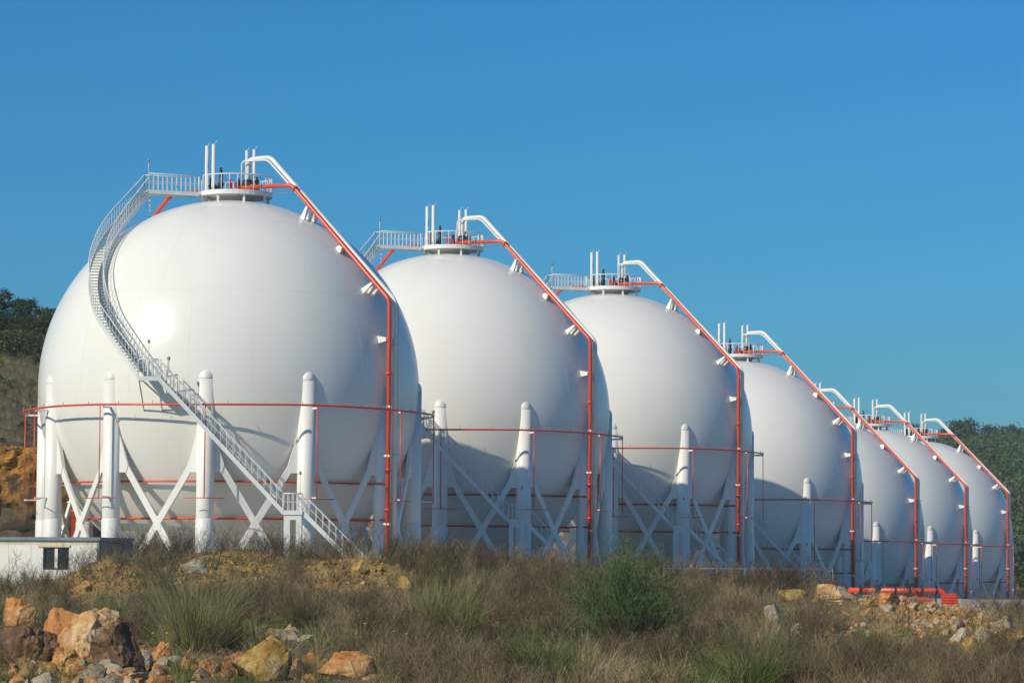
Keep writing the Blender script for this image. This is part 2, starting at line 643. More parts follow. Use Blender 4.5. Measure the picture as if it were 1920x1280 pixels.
def make_staircase(root, sep):
    st = bpy.data.objects.new('staircase', None)
    COL.objects.link(st)
    st.parent = root
    st.location = TZ
    flight(catmull(STAIR_P), 0.86, st, sep)
    # walkway from the platform to the head of the stair
    az = R_(-158.5)
    wk = MB()
    a, b = pol(2.3, az, 12.40), Vector((-5.2, -2.05, 12.40))
    d = (b - a).normalized()
    s = Vector((-d.y, d.x, 0))
    wk.bar(a, b, 0.95, 0.05)
    for q in (-1, 1):
        wk.bar(a + s * q * 0.47 - Vector((0, 0, 0.09)), b + s * q * 0.47 - Vector((0, 0, 0.09)), 0.05, 0.24)
    wk.build('walkway', M_STAIR, st)
    def rail_part(p0, p1):
        rl = MB()
        rail_run(rl, [p0, p1])
        rl.build('railing', M_STAIR, st)
    for q in (-1, 1):
        rail_part(a + s * q * 0.47 + Vector((0, 0, 0.06)), b + s * q * 0.47 + Vector((0, 0, 0.06)))
    pp = MB()
    e = b + s * 0.3 + d * -0.15
    zz = math.sqrt(RS * RS - e.x ** 2 - e.y ** 2)
    pp.tube([(e.x, e.y, zz - 0.05), (e.x, e.y, 12.36)], 0.05, 6)
    pp.build('support_post', M_STAIR, st)
    # upper landing
    L = Vector((-3.45, -13.15, -0.02))
    ld = MB()
    ld.box((L.x, L.y, L.z - 0.02), (1.25, 1.15, 0.05))
    ld.box((L.x, L.y - 0.56, L.z - 0.13), (1.25, 0.04, 0.24))
    ld.box((L.x - 0.61, L.y, L.z - 0.13), (0.04, 1.09, 0.236))
    ld.box((L.x + 0.61, L.y, L.z - 0.13), (0.04, 1.09, 0.236))
    ld.build('landing', M_STAIR, st)
    rail_part((L.x - 0.6, L.y - 0.55, 0), (L.x + 0.55, L.y - 0.55, 0))
    rail_part((L.x - 0.2, L.y + 0.5, 0), (L.x + 0.6, L.y + 0.5, 0))
    for q in (-0.56, 0.56):
        br = MB()
        fx = L.x + q
        yb = -math.sqrt(RS ** 2 - fx ** 2 - 1.9 ** 2) + 0.02
        br.bar((fx, L.y - 0.5, -0.24), (fx, yb, -1.9), 0.07, 0.07)
        br.bar((fx, L.y + 0.3, -0.2), (fx, yb + 0.15, -0.2), 0.07, 0.09)
        br.build('landing_bracket', M_STAIR, st)
    # lower straight flight, lower landing on its portal, last flight
    flight(lerp_path((-2.85, -13.45, -0.05), (4.55, -13.6, -7.83), 40), 0.84, st, sep)
    Q = Vector((5.12, -13.6, -7.83))
    ld = MB()
    ld.box((Q.x, Q.y, Q.z - 0.02), (1.12, 1.05, 0.05))
    for q in (-1, 1):
        ld.box((Q.x, Q.y + q * 0.52, Q.z - 0.13), (1.12, 0.04, 0.24))
    ld.build('landing', M_STAIR, st)
    rail_part((Q.x - 0.55, Q.y - 0.5, Q.z), (Q.x + 0.5, Q.y - 0.5, Q.z))
    rail_part((Q.x - 0.55, Q.y + 0.5, Q.z), (Q.x + 0.5, Q.y + 0.5, Q.z))
    for q in (-1, 1):
        lg = MB()
        for x in (-0.37, 0.37):
            lg.box((Q.x + x, Q.y + q * 0.42, (Q.z - 0.26 - H0) / 2), (0.30, 0.10, H0 + Q.z - 0.26))
        lg.box((Q.x, Q.y + q * 0.42, Q.z - 0.40), (0.438, 0.096, 0.28))
        lg.bar((Q.x - 0.33, Q.y + q * 0.42, Q.z - 5.2), (Q.x + 0.33, Q.y + q * 0.42, Q.z - 3.4), 0.07, 0.07)
        lg.build('landing_leg', M_STAIR, st)
    flight(lerp_path((5.7, -13.6, -7.86), (11.5, -13.6, -H0 + 0.1), 30), 0.84, st, sep)
    lamp_post(st, (L.x - 0.15, L.y + 0.5, 0.95), 1.05)
    lamp_post(st, (L.x + 1.15, L.y - 0.3, 0.2), 0.75)
    lamp_post(st, (-5.05, -2.4, 13.4), 0.75)
    lamp_post(st, (Q.x + 0.35, Q.y + 0.5, Q.z + 0.9), 1.2)
    return st

def wedge(mb, base, tip, tvec, wb, wt, th):
    """tapering bracket plate from the shell out to a pipe"""
    t = Vector(tvec).normalized()
    d = (Vector(tip) - Vector(base)).normalized()
    nrm = d.cross(t).normalized()
    mb.prism([Vector(base) + nrm * wb, Vector(tip) + nrm * wt, Vector(tip) - nrm * wt, Vector(base) - nrm * wb], t * th)

SH = {}
def tank_parts():
    SH['shell'] = sphere_mesh()
    SH['seam'] = seam_mesh()
    SH['column'] = MB().lathe([(0.53, -H0), (0.53, 0.0)], 28, (RHO, 0, 0)).mesh('support_column', M_WHITE)
    SH['cap'] = MB().lathe([(0.534, -0.02), (0.534, 0.02), (0.525, 0.16), (0.47, 0.33), (0.37, 0.47), (0.24, 0.58), (0.12, 0.64), (0.0, 0.66)], 28, (RHO, 0, 0)).mesh('column_cap', M_WHITE)
    SH['jacket'] = MB().lathe([(0.56, -H0), (0.56, -8.35), (0.53, -8.3)], 28, (RHO, 0, 0)).mesh('column_jacket', M_JACKET)
    SH['foot'] = MB().box((RHO, 0, -H0 + 0.02), (1.5, 1.5, 0.08)).mesh('base_plate', M_WHITE)
    for q in (-1, 1):
        g = MB()
        dv = Vector((-math.cos(R_(75)), q * math.sin(R_(75)), 0))   # chord direction to the neighbouring column
        c0 = Vector((RHO, 0, 0))
        n = Vector((dv.y, -dv.x, 0))
        g.prism([c0 + dv * 0.45 + Vector((0, 0, -3.3)), c0 + dv * 0.56 + Vector((0, 0, -3.35)), c0 + dv * 1.10 + Vector((0, 0, -5.1)),
                 c0 + dv * 0.98 + Vector((0, 0, -5.55)), c0 + dv * 0.45 + Vector((0, 0, -5.55))], n * 0.24)
        SH['gusset_a' if q < 0 else 'gusset_b'] = g.mesh('gusset_plate', M_WHITE)
    # web between the column and the shell below the equator
    w = MB()
    prof = [(RHO - 0.45, -1.0)]
    for z in np.linspace(-1.0, -5.5, 10):
        prof.append((math.sqrt(RS ** 2 - z * z) - 0.03, z))
    prof.append((RHO - 0.45, -5.5))
    pts = [(p[0], 0, p[1]) for p in prof]
    w.prism(pts, (0, 0.5, 0))
    SH['web'] = w.mesh('shell_web', M_WHITE)
    # one diagonal each way in the bay between two columns
    a0, a1 = pol(RHO, 0, -H0 + 0.25), pol(RHO, R_(30), -H0 + 0.25)
    b0, b1 = pol(RHO, 0, -3.7), pol(RHO, R_(30), -3.7)
    SH['brace_a'] = MB().bar(a0, b1, 0.17, 0.38).mesh('cross_brace', M_WHITE)
    m = MB().bar(a1, b0, 0.16, 0.38)
    mid = (a0 + a1 + b0 + b1) / 4
    SH['brace_b'] = m.mesh('cross_brace', M_WHITE)
    dch = (a1 - a0).normalized()
    jp = MB()
    jp.prism([mid + dch * 0.2 + Vector((0, 0, 0.42)), mid + dch * 0.24, mid + dch * 0.2 - Vector((0, 0, 0.42)),
              mid - dch * 0.2 - Vector((0, 0, 0.42)), mid - dch * 0.24, mid - dch * 0.2 + Vector((0, 0, 0.42))], Vector((dch.y, -dch.x, 0)) * 0.20)
    SH['joint'] = jp.mesh('joint_plate', M_WHITE)
    # drop pipe with its spray bar
    dp = MB().tube([(12.95, 0, -1.57), (12.95, 0, -7.1)], 0.035, 6)
    SH['drop'] = dp.mesh('drop_pipe', M_RED)
    SH['spray'] = MB().tube([(12.93, -1.2, -7.1), (12.93, 1.2, -7.1)], 0.03, 6).mesh('spray_bar', M_RED)
    SH['stay'] = MB().box((12.52, 0.12, -1.68), (0.82, 0.10, 0.10)).mesh('pipe_stay', M_WHITE)
    SH['stay2'] = MB().box((12.52, 0.12, -7.02), (0.80, 0.10, 0.08)).mesh('pipe_stay', M_WHITE)

def tank_common(root, first):
    """every part of one sphere; first = build the staircase step by step"""
    sh = link('shell', SH['shell'], root, TZ)
    link('weld_seam', SH['seam'], sh)
    for az in COL_AZ:
        c = link('support_column', SH['column'], root, TZ, az)
        for k, n in (('cap', 'column_cap'), ('jacket', 'column_jacket'), ('foot', 'base_plate'), ('gusset_a', 'gusset_plate'), ('gusset_b', 'gusset_plate'), ('web', 'shell_web')):
            link(n, SH[k], c)
        br = link('cross_brace', SH['brace_a'], root, TZ, az)
        link('joint_plate', SH['joint'], br)
        link('cross_brace', SH['brace_b'], root, TZ, az)
        dpp = link('drop_pipe', SH['drop'], root, TZ, az + R_(0.5))
        link('spray_bar', SH['spray'], dpp)
        link('pipe_stay', SH['stay'], dpp)
        link('pipe_stay', SH['stay2'], dpp)

def add_service(root):
    """pipes, platform and fittings (built once, then copied)"""
    def P(mb, name, mat, parent=root):
        return mb.build(name, mat, parent, TZ if parent is root else (0, 0, 0))
    # deluge rings round the shell
    seg = 72
    pts = []
    for k in range(seg):
        a = 2 * PI * k / seg
        pts.append(pol(12.95, a, -1.57 + 0.035 * math.sin(5 * a + 0.4)))
    rp = P(MB().tube(pts, 0.062, 8, closed=True), 'ring_pipe', M_RED)
    nz = MB()
    for k in range(36):
        a = 2 * PI * (k + 0.5) / 36
        nz.tube([pol(12.95, a, -1.55), pol(12.9, a, -1.33)], 0.02, 4)
    P(nz, 'spray_nozzle', M_GREY, rp)['kind'] = 'stuff'
    P(MB().tube([pol(10.62, 2 * PI * k / seg, -6.05) for k in range(seg)], 0.062, 8, closed=True), 'ring_pipe', M_RED)
    P(MB().tube([pol(8.98, 2 * PI * k / seg, -8.25) for k in range(seg)], 0.062, 8, closed=True), 'ring_pipe', M_RED)
    stn = MB()
    for (rr, z) in ((10.62, -6.05), (8.98, -8.25)):
        for k in range(24):
            a = 2 * PI * (k + 0.3) / 24
            stn.bar(pol(rr - 0.35, a, z - 0.02), pol(rr, a, z - 0.09), 0.06, 0.05)
    P(stn, 'pipe_stay', M_WHITE)['kind'] = 'stuff'
    # red riser pipes: the near one and its twin on the far side
    RU, RL = Vector((3.99, -2.35, 12.77)), Vector((10.36, -6.79, 5.17))
    for sgn, spin in ((1, 0.0), (-1, R_(183))):
        m3 = Matrix.Rotation(spin, 3, 'Z')
        st = [(0.4, -0.6, 12.8), RU, RL, (10.36, -6.79, -H0)] if sgn == 1 else [(2.2, -1.3, 12.74), (3.99, -2.35, 12.74), RL, (10.36, -6.79, -H0)]
        pth = [m3 @ Vector(p) for p in rounded(st, 0.35)]
        rr = P(MB().tube(pth, 0.13, 12), 'red_riser_pipe', M_RED)
        fl = MB()
        for p, dd in ((RU, (RL - RU)), (Vector((10.36, -6.79, 1.0)), Vector((0, 0, -1))), (Vector((10.36, -6.79, -4.9)), Vector((0, 0, -1))), (Vector((10.36, -6.79, -7.3)), Vector((0, 0, -1)))):
            dd = dd.normalized()
            p = m3 @ (p + dd * 0.32)
            dd = m3 @ dd
            fl.tube([p - dd * 0.07, p + dd * 0.07], 0.2, 12)
        P(fl, 'pipe_flange', M_RED, rr)['kind'] = 'stuff'
        # links from the riser to the two lower rings
        for (rr2, z) in ((10.62, -6.05), (8.98, -8.25)):
            a = math.atan2(-6.79, 10.36)
            P(MB().tube([m3 @ pol(12.38, a, z), m3 @ pol(rr2, a - 0.03, z)], 0.062, 8), 'link_pipe', M_RED, rr)
    az = R_(-33.2)
    tg = Vector((-math.sin(az), math.cos(az), 0))
    lw = RL + tg * 0.62
    wt = Vector((2.5, -0.98, 14.72))
    P(MB().tube(rounded([(1.0, -0.05, 12.6), (1.0, -0.05, 14.68), wt, lw, (lw.x, lw.y, -H0)], 0.4), 0.15, 12), 'white_riser_pipe', M_WHITE)
    lw2 = RL + tg * 0.30 + Vector((-0.1, 0.06, 0.02))
    P(MB().tube(rounded([(0.62, -0.3, 12.6), (0.62, -0.3, 14.55), (2.35, -1.3, 14.5), lw2, (lw2.x, lw2.y, -H0)], 0.3), 0.055, 8), 'white_riser_pipe', M_WHITE)
    lw3 = RL + tg * 0.92
    P(MB().tube([(lw3.x, lw3.y, 4.9), (lw3.x, lw3.y, -H0)], 0.03, 6), 'white_riser_pipe', M_WHITE)
    # pipe brackets standing on the shell
    def bracket(tpos, n, wb, wtp, th, zone):
        for j in range(n):
            off = tg * (-0.12 + 0.36 * j)
            tip = tpos + off
            mid = Vector(tpos)
            if zone == 'diag':
                base = mid.normalized() * RS + tg * (-0.25 + 0.62 * j)
                base = base.normalized() * (RS - 0.06)
                tip = tpos + tg * (-0.12 + 0.3 * j) + (RL - RU).normalized() * (0.2 * j - 0.15)
            else:
                rho = math.sqrt(max(RS ** 2 - mid.z ** 2, 0)) - 0.05
                base = pol(rho, math.atan2(mid.y, mid.x), mid.z) + off * 0.95
            mb = MB()
            wedge(mb, base, tip, tg, wb, wtp, th)
            P(mb, 'pipe_bracket', M_WHITE)
    for t in (0.195, 0.86):
        bracket(RU.lerp(RL, t) - Vector((0.06, -0.04, 0.07)), 3, 0.19, 0.07, 0.14, 'diag')
    bracket(RU.lerp(RL, 0.545) - Vector((0.06, -0.04, 0.07)), 2, 0.26, 0.16, 0.26, 'diag')
    bracket(Vector((10.3, -6.75, 2.75)), 2, 0.24, 0.10, 0.24, 'side')
    cz = R_(-31.5)
    for z in (-1.35, -4.35, -8.5):
        mb = MB().box(pol(12.25, R_(-33.3), z), (0.6, 0.22, 0.12), cz)
        P(mb, 'pipe_bracket', M_WHITE)
    cl = MB()
    for z in (2.75, 2.35, -4.35):
        cl.box(Vector((lw.x, lw.y, z)) + tg * 0.08, (0.42, 0.8, 0.07), az)
    P(cl, 'pipe_clamp', M_WHITE)['kind'] = 'stuff'
    # top platform
    cx = 0.2
    pf = P(MB().lathe([(1.2, 12.32), (2.33, 12.32), (2.33, 12.47), (1.2, 12.47)], 40, (cx, 0, 0), False).lathe([(2.34, 12.24), (2.36, 12.24), (2.36, 12.52), (2.34, 12.52)], 40, (cx, 0, 0), False), 'platform', M_WHITE)
    rl = MB()
    gap = R_(201.5)
    for hgt, r in ((1.0, 0.042),):
        rl.tube([Vector((cx, 0, 12.5 + hgt)) + pol(2.33, gap + R_(13) + R_(334) * k / 60) for k in range(61)], r, 6)
    for k in range(27):
        p = Vector((cx, 0, 12.5)) + pol(2.33, gap + R_(13) + R_(334) * k / 26)
        rl.tube([p, p + Vector((0, 0, 1.0))], 0.03, 6)
    P(rl, 'guard_rail', M_WHITE, pf)
    for k in range(8):
        p = Vector((cx, 0, 0)) + pol(2.15, R_(-70 + 45 * k))
        zb = math.sqrt(RS ** 2 - p.x ** 2 - p.y ** 2) - 0.04
        P(MB().box((p.x, p.y, (zb + 12.32) / 2), (0.14, 0.14, 12.315 - zb)), 'support_post', M_WHITE, pf)
    P(MB().lathe([(1.42, 11.75), (1.42, 12.18), (1.55, 12.18), (1.55, 12.30), (0.0, 12.30)], 32, (0.1, 0, 0)), 'nozzle_collar', M_JACKET)
    P(MB().lathe([(1.15, 12.30), (1.15, 12.56), (0.0, 12.57)], 28, (0.1, 0, 0)), 'top_manhole', M_GREY)
    # relief stacks with their rain flaps
    for x, y, ht, r in ((-1.64, -0.03, 15.56, 0.118), (-1.17, -0.49, 15.60, 0.118), (0.74, 1.76, 15.52, 0.10), (1.23, 1.61, 15.56, 0.105)):
        sv = P(MB().lathe([(r * 1.7, 12.62), (r * 1.7, 12.70), (r, 12.70), (r, ht), (r * 0.85, ht), (r * 0.85, ht - 0.3)], 12, (x, y, 0)), 'vent_stack', M_WHITE)
        P(MB().box((x + r * 1.1, y, ht + 0.11), (0.24, 0.2, 0.025), mat=Matrix.Rotation(R_(-50), 3, 'Y')), 'rain_flap', M_WHITE, sv)
    # relief valves: dark bodies with tall spring bonnets
    def relief(x, y, s, hb):
        v = P(MB().lathe([(0.2, 12.57), (0.2, 12.66), (0.12, 12.68), (0.14, 12.9), (0.2, 13.0), (0.2, 13.08), (0.13, 13.12), (0.13, 13.12 + hb * .6), (0.15, 13.14 + hb * .6),
                        (0.09, 13.2 + hb * .6), (0.07, 13.12 + hb), (0.0, 13.16 + hb)], 14, (x, y, 0)), 'relief_valve', M_DARK)
        P(MB().tube([(x, y, 12.85), (x + 0.35 * s, y + 0.05, 12.85)], 0.11, 10).tube([(x + 0.35 * s, y + 0.05, 12.85), (x + 0.39 * s, y + 0.05, 12.85)], 0.18, 10), 'valve_outlet', M_DARK, v)
    relief(-0.66, -0.7, -1, 0.95)
    relief(-1.35, 0.3, 1, 0.55)
    relief(1.45, 1.1, -1, 0.6)
    relief(0.28, 1.2, -1, 0.5)
    # gate valve block under the white riser
    gv = P(MB().lathe([(0.27, 12.57), (0.27, 12.66), (0.2, 12.70), (0.36, 12.8), (0.38, 13.2), (0.27, 13.28), (0.3, 13.3), (0.3, 13.38)], 16, (1.0, -0.05, 0)), 'gate_valve', M_DARK)
    P(MB().tube([(1.0, -0.05, 13.0), (1.35, -0.55, 13.0)], 0.05, 6), 'valve_stem', M_GREY, gv)
    P(MB().tube([Vector((1.36, -0.56, 13.0)) + Vector((0.82 * 0.24 * math.cos(t), 0.57 * 0.24 * math.cos(t), 0.24 * math.sin(t))) for t in [2 * PI * k / 16 for k in range(16)]], 0.022, 5, closed=True), 'handwheel', M_DARK, gv)
    rv = P(MB().lathe([(0.16, 12.57), (0.16, 12.64), (0.1, 12.68), (0.13, 12.8), (0.13, 13.0), (0.17, 13.02), (0.17, 13.07), (0.05, 13.1), (0.04, 13.3), (0.0, 13.31)], 12, (-0.05, -0.95, 0)), 'red_valve', M_VALVE_RED)
    P(MB().tube([Vector((-0.05 + 0.2 * math.cos(t), -0.95 + 0.2 * math.sin(t), 13.28)) for t in [2 * PI * k / 16 for k in range(16)]], 0.02, 5, closed=True), 'handwheel', M_VALVE_RED, rv)
    rv = P(MB().lathe([(0.14, 12.57), (0.14, 12.64), (0.08, 12.68), (0.11, 12.78), (0.11, 12.92), (0.14, 12.94), (0.04, 12.97), (0.03, 13.1), (0.0, 13.11)], 12, (0.32, -0.85, 0)), 'red_valve', M_VALVE_RED)
    P(MB().tube([Vector((0.32 + 0.16 * math.cos(t), -0.85 + 0.16 * math.sin(t), 13.09)) for t in [2 * PI * k / 16 for k in range(16)]], 0.018, 5, closed=True), 'handwheel', M_VALVE_RED, rv)
    P(MB().tube([(2.3, -0.9, 12.44), (4.2, -2.1, 12.40)], 0.035, 6), 'drain_pipe', M_WHITE)

tank_parts()
first_tank = second_tank = None
for i, (x, y, z) in enumerate(TANKS):
    root = empty('gas_sphere', (x, y, z - H0), TANK_LABELS[i], 'gas tank', TANK_GROUP)
    if i == 0:
        tank_common(root, True)
        add_service(root)
        make_staircase(root, True)
        service = [o for o in root.children if o.name.split('.')[0] not in ('shell', 'support_column', 'cross_brace', 'drop_pipe', 'staircase')]
    else:
        tank_common(root, False)
        for s in service:
            copy_tree(s, root)
        if i == 1:
            stair2 = make_staircase(root, False)
        else:
            copy_tree(stair2, root)
#PART3
# ------------------------------------------------------------------ hills
def leaf_mat(name, c1, c2, c3=None, trans=0.25):
    m, nt, b = new_mat(name)
    oi = nd(nt, 'ShaderNodeObjectInfo')
    n = noise_of(nt, 2.2, 4, 0.6)
    base = ramp(nt, n, [(0.3, c1), (0.7, c2)])
    if c3:
        base = mix(nt, oi.outputs['Random'], base, c3)
    nt.links.new(base, b.inputs['Base Color'])
    b.inputs['Roughness'].default_value = 0.65
    b.inputs['Specular IOR Level'].default_value = 0.2
    b.inputs['Subsurface Weight'].default_value = 0.0
    return m

M_PINE = leaf_mat('pine_foliage', (0.028, 0.050, 0.018), (0.058, 0.086, 0.032))
M_SCRUB = leaf_mat('scrub_foliage', (0.060, 0.080, 0.026), (0.110, 0.125, 0.045))
M_FOREST = leaf_mat('forest_foliage', (0.026, 0.060, 0.022), (0.058, 0.105, 0.038), (0.080, 0.110, 0.035))
M_BARK, _nt, _b = new_mat('bark')
_nt.links.new(ramp(_nt, noise_of(_nt, 6, 6), [(0.3, (0.05, 0.035, 0.025)), (0.7, (0.13, 0.10, 0.075))]), _b.inputs['Base Color'])
_b.inputs['Roughness'].default_value = 0.9

def crown_mesh(name, mat, seed, n_clump, n_leaf, size, flat=1.0, lo=0.35, r0=0.5, clump_r=0.22):
    """foliage of a unit-high tree: leaf-sized faces gathered in uneven clumps"""
    g = np.random.default_rng(seed)
    V, F = [], []
    for c in range(n_clump):
        while True:
            p = g.uniform(-1, 1, 3)
            if np.dot(p, p) < 1:
                break
        p = p / max(np.linalg.norm(p), .01) * (0.45 + 0.55 * np.linalg.norm(p))
        zc = lo + (1 - lo) * (0.5 + 0.42 * p[2])
        rr = r0 * (1.0 if flat == 1.0 else (1.15 - 0.5 * abs(p[2])))
        cx, cy = p[0] * rr * 0.72, p[1] * rr * 0.72
        cr = clump_r * g.uniform(0.6, 1.25)
        for l in range(n_leaf):
            q = g.normal(0, 0.48, 3) * cr
            q[2] *= 0.75 * flat
            a = g.normal(0, 1, 3); a /= np.linalg.norm(a)
            b = np.cross(a, g.normal(0, 1, 3)); b /= np.linalg.norm(b)
            s = size * g.uniform(0.5, 1.3)
            o = np.array((cx, cy, zc)) + q
            i = len(V)
            V += [tuple(o - a * s), tuple(o + b * s * 0.55), tuple(o + a * s), tuple(o - b * s * 0.55)]
            F.append((i, i + 1, i + 2, i + 3))
    me = bpy.data.meshes.new(name)
    me.from_pydata(V, [], F)
    me.materials.append(mat)
    return me

def trunk_mesh(seed, lo):
    g = random.Random(seed)
    mb = MB()
    mb.tube([(0, 0, -0.08), (g.uniform(-.02, .02), 0, lo * 0.6), (g.uniform(-.04, .04), g.uniform(-.03, .03), lo + 0.2), (0.02, 0, 0.8)], [0.035, 0.028, 0.018, 0.006], 7)
    for k in range(5):
        a = g.uniform(0, 2 * PI)
        z = lo * g.uniform(0.7, 1.4)
        mb.tube([(0, 0, z), (0.16 * math.cos(a), 0.16 * math.sin(a), z + 0.14), (0.30 * math.cos(a), 0.30 * math.sin(a), z + 0.22)], [0.014, 0.009, 0.004], 5)
    return mb.mesh('trunk', M_BARK)

CROWNS = {
    'pine': [(crown_mesh('crown', M_PINE, 50 + k, 26, 42, 0.045, 0.8, 0.40, 0.50, 0.24), trunk_mesh(k, 0.45)) for k in range(3)],
    'bush': [(crown_mesh('crown', M_PINE, 60 + k, 26, 44, 0.042, 1.0, 0.05, 0.62, 0.30), trunk_mesh(k, 0.15)) for k in range(2)],
    'scrub': [(crown_mesh('crown', M_SCRUB, 70 + k, 24, 44, 0.042, 1.0, 0.05, 0.62, 0.30), trunk_mesh(k, 0.15)) for k in range(2)],
}
def tree(kind, k, pos, h, label, group, wide=1.0, name='hill_tree'):
    cm, tm = CROWNS[kind][k % len(CROWNS[kind])]
    r = empty(name, pos, label, 'tree' if kind == 'pine' else 'shrub', group, k * 1.7)
    r.scale = (h * wide, h * wide, h)
    link('crown', cm, r)
    link('trunk', tm, r)
    return r

LG = 'trees and shrubs on the left hill'
left_trees = [  # picture x, base y, height px, width factor, kind, label
    (6, 606, 64, 0.8, 'pine', 'tall dark pine on the left hilltop, at the very edge of the picture'),
    (37, 604, 46, 0.9, 'pine', 'dark pine second from the left on the left hilltop skyline'),
    (56, 612, 44, 0.9, 'pine', 'dark pine in the middle of the left hilltop, before the slope drops to the sphere'),
    (92, 622, 40, 1.1, 'bush', 'dark rounded evergreen on the left hilltop touching the outline of the sphere'),
    (16, 626, 42, 1.2, 'bush', 'dark dense evergreen bush below the tall hilltop pine'),
    (46, 634, 42, 1.1, 'bush', 'dark evergreen bush in the middle of the left hill, under the pines'),
    (76, 638, 42, 1.1, 'bush', 'dark evergreen bush just below the rounded hilltop evergreen'),
    (22, 662, 44, 1.1, 'scrub', 'pale olive shrub on the left hill below the dark evergreens, nearest the picture edge'),
    (58, 668, 44, 1.2, 'scrub', 'pale olive shrub on the left hill nearest the sphere, above the brown terraces'),
]
def hill_hit(px, py):
    return hit(px, py, 214, 322)
for k, (px, py, hp, wf, kind, lab) in enumerate(left_trees):
    p = hill_hit(px, py)
    tree(kind, k, p - Vector((0, 0, 0.15)), hp * p.y / FPX, lab, LG, wf, 'pine_tree' if kind == 'pine' else 'hill_shrub')

# far wooded ridge on the right
def right_h(x, y):
    xi = 960 + FPX * x / y
    sky_y = np.interp(xi, [1200, 1500, 1600, 1690, 1760, 1850, 1920, 2100, 2500, 3200], [1040, 955, 900, 856, 854, 851, 853, 849, 860, 920])
    top = (HORIZ - sky_y) / FPX * 1000.0
    t = sstep(430, 1000, y)
    h = -12 + (top + 12) * (0.35 * t + 0.65 * np.clip((y - 430) / 570, 0, 1)) - 0.12 * np.clip(y - 1000, 0, 400)
    return h + 4.0 * fbm(x, y, 60, 3, 71) * t
yy = np.concatenate([np.arange(430, 1010, 12.0), np.arange(1010, 1300, 30)])
aa = np.linspace(1150, 3300, 150)
HX = (aa[None, :] - 960) / FPX * yy[:, None]
HY = np.repeat(yy[:, None], len(aa), 1)
mh, nt, b = new_mat('hill_ground')
nt.links.new(ramp(nt, noise_of(nt, 0.08, 8, 0.7), [(0.35, (0.03, 0.045, 0.02)), (0.6, (0.07, 0.075, 0.035)), (0.75, (0.12, 0.10, 0.06))]), b.inputs['Base Color'])
b.inputs['Roughness'].default_value = 1.0
tag(link('hill', grid_mesh('hill', HX, HY, right_h(HX, HY), mh)), kind='structure')

def scatter(name, protos, pts, scl, rot, pid, label=None, tilt=None, kind='stuff'):
    """one object of kind stuff: prototypes instanced on its points"""
    me = bpy.data.meshes.new(name)
    me.vertices.add(len(pts))
    me.vertices.foreach_set('co', np.asarray(pts, np.float32).ravel())
    for nm, ty, val in (('scl', 'FLOAT', scl), ('pid', 'INT', pid)):
        a = me.attributes.new(nm, ty, 'POINT')
        a.data.foreach_set('value', np.asarray(val, np.float32 if ty == 'FLOAT' else np.int32))
    a = me.attributes.new('rot', 'FLOAT_VECTOR', 'POINT')
    rv = np.zeros((len(pts), 3), np.float32)
    rv[:, 2] = rot
    if tilt is not None:
        rv[:, 0], rv[:, 1] = tilt[:, 0], tilt[:, 1]
    a.data.foreach_set('vector', rv.ravel())
    o = link(name, me)
    tag(o, label, None, None, kind)
    ng = bpy.data.node_groups.new(name, 'GeometryNodeTree')
    ng.interface.new_socket('Geometry', in_out='INPUT', socket_type='NodeSocketGeometry')
    ng.interface.new_socket('Geometry', in_out='OUTPUT', socket_type='NodeSocketGeometry')
    N, Lk = ng.nodes, ng.links
    gi, go = N.new('NodeGroupInput'), N.new('NodeGroupOutput')
    jn = N.new('GeometryNodeJoinGeometry')
    def attr(nm, ty):
        q = N.new('GeometryNodeInputNamedAttribute')
        q.data_type = ty
        q.inputs['Name'].default_value = nm
        return q.outputs['Attribute']
    s_, r_, p_ = attr('scl', 'FLOAT'), attr('rot', 'FLOAT_VECTOR'), attr('pid', 'INT')
    for k, pr in enumerate(protos):
        io = N.new('GeometryNodeInstanceOnPoints')
        oi = N.new('GeometryNodeObjectInfo')
        oi.inputs['Object'].default_value = pr
        oi.inputs['As Instance'].default_value = True
        cp = N.new('FunctionNodeCompare')
        cp.data_type = 'INT'
        cp.operation = 'EQUAL'
        Lk.new(p_, cp.inputs[2])
        cp.inputs[3].default_value = k
        Lk.new(gi.outputs[0], io.inputs['Points'])
        Lk.new(cp.outputs[0], io.inputs['Selection'])
        Lk.new(oi.outputs['Geometry'], io.inputs['Instance'])
        Lk.new(r_, io.inputs['Rotation'])
        Lk.new(s_, io.inputs['Scale'])
        Lk.new(io.outputs[0], jn.inputs[0])
    Lk.new(jn.outputs[0], go.inputs[0])
    md = o.modifiers.new('scatter', 'NODES')
    md.node_group = ng
    return o

def proto(name, me):
    return bpy.data.objects.new(name, me)      # kept out of the scene: only its instances stand in it

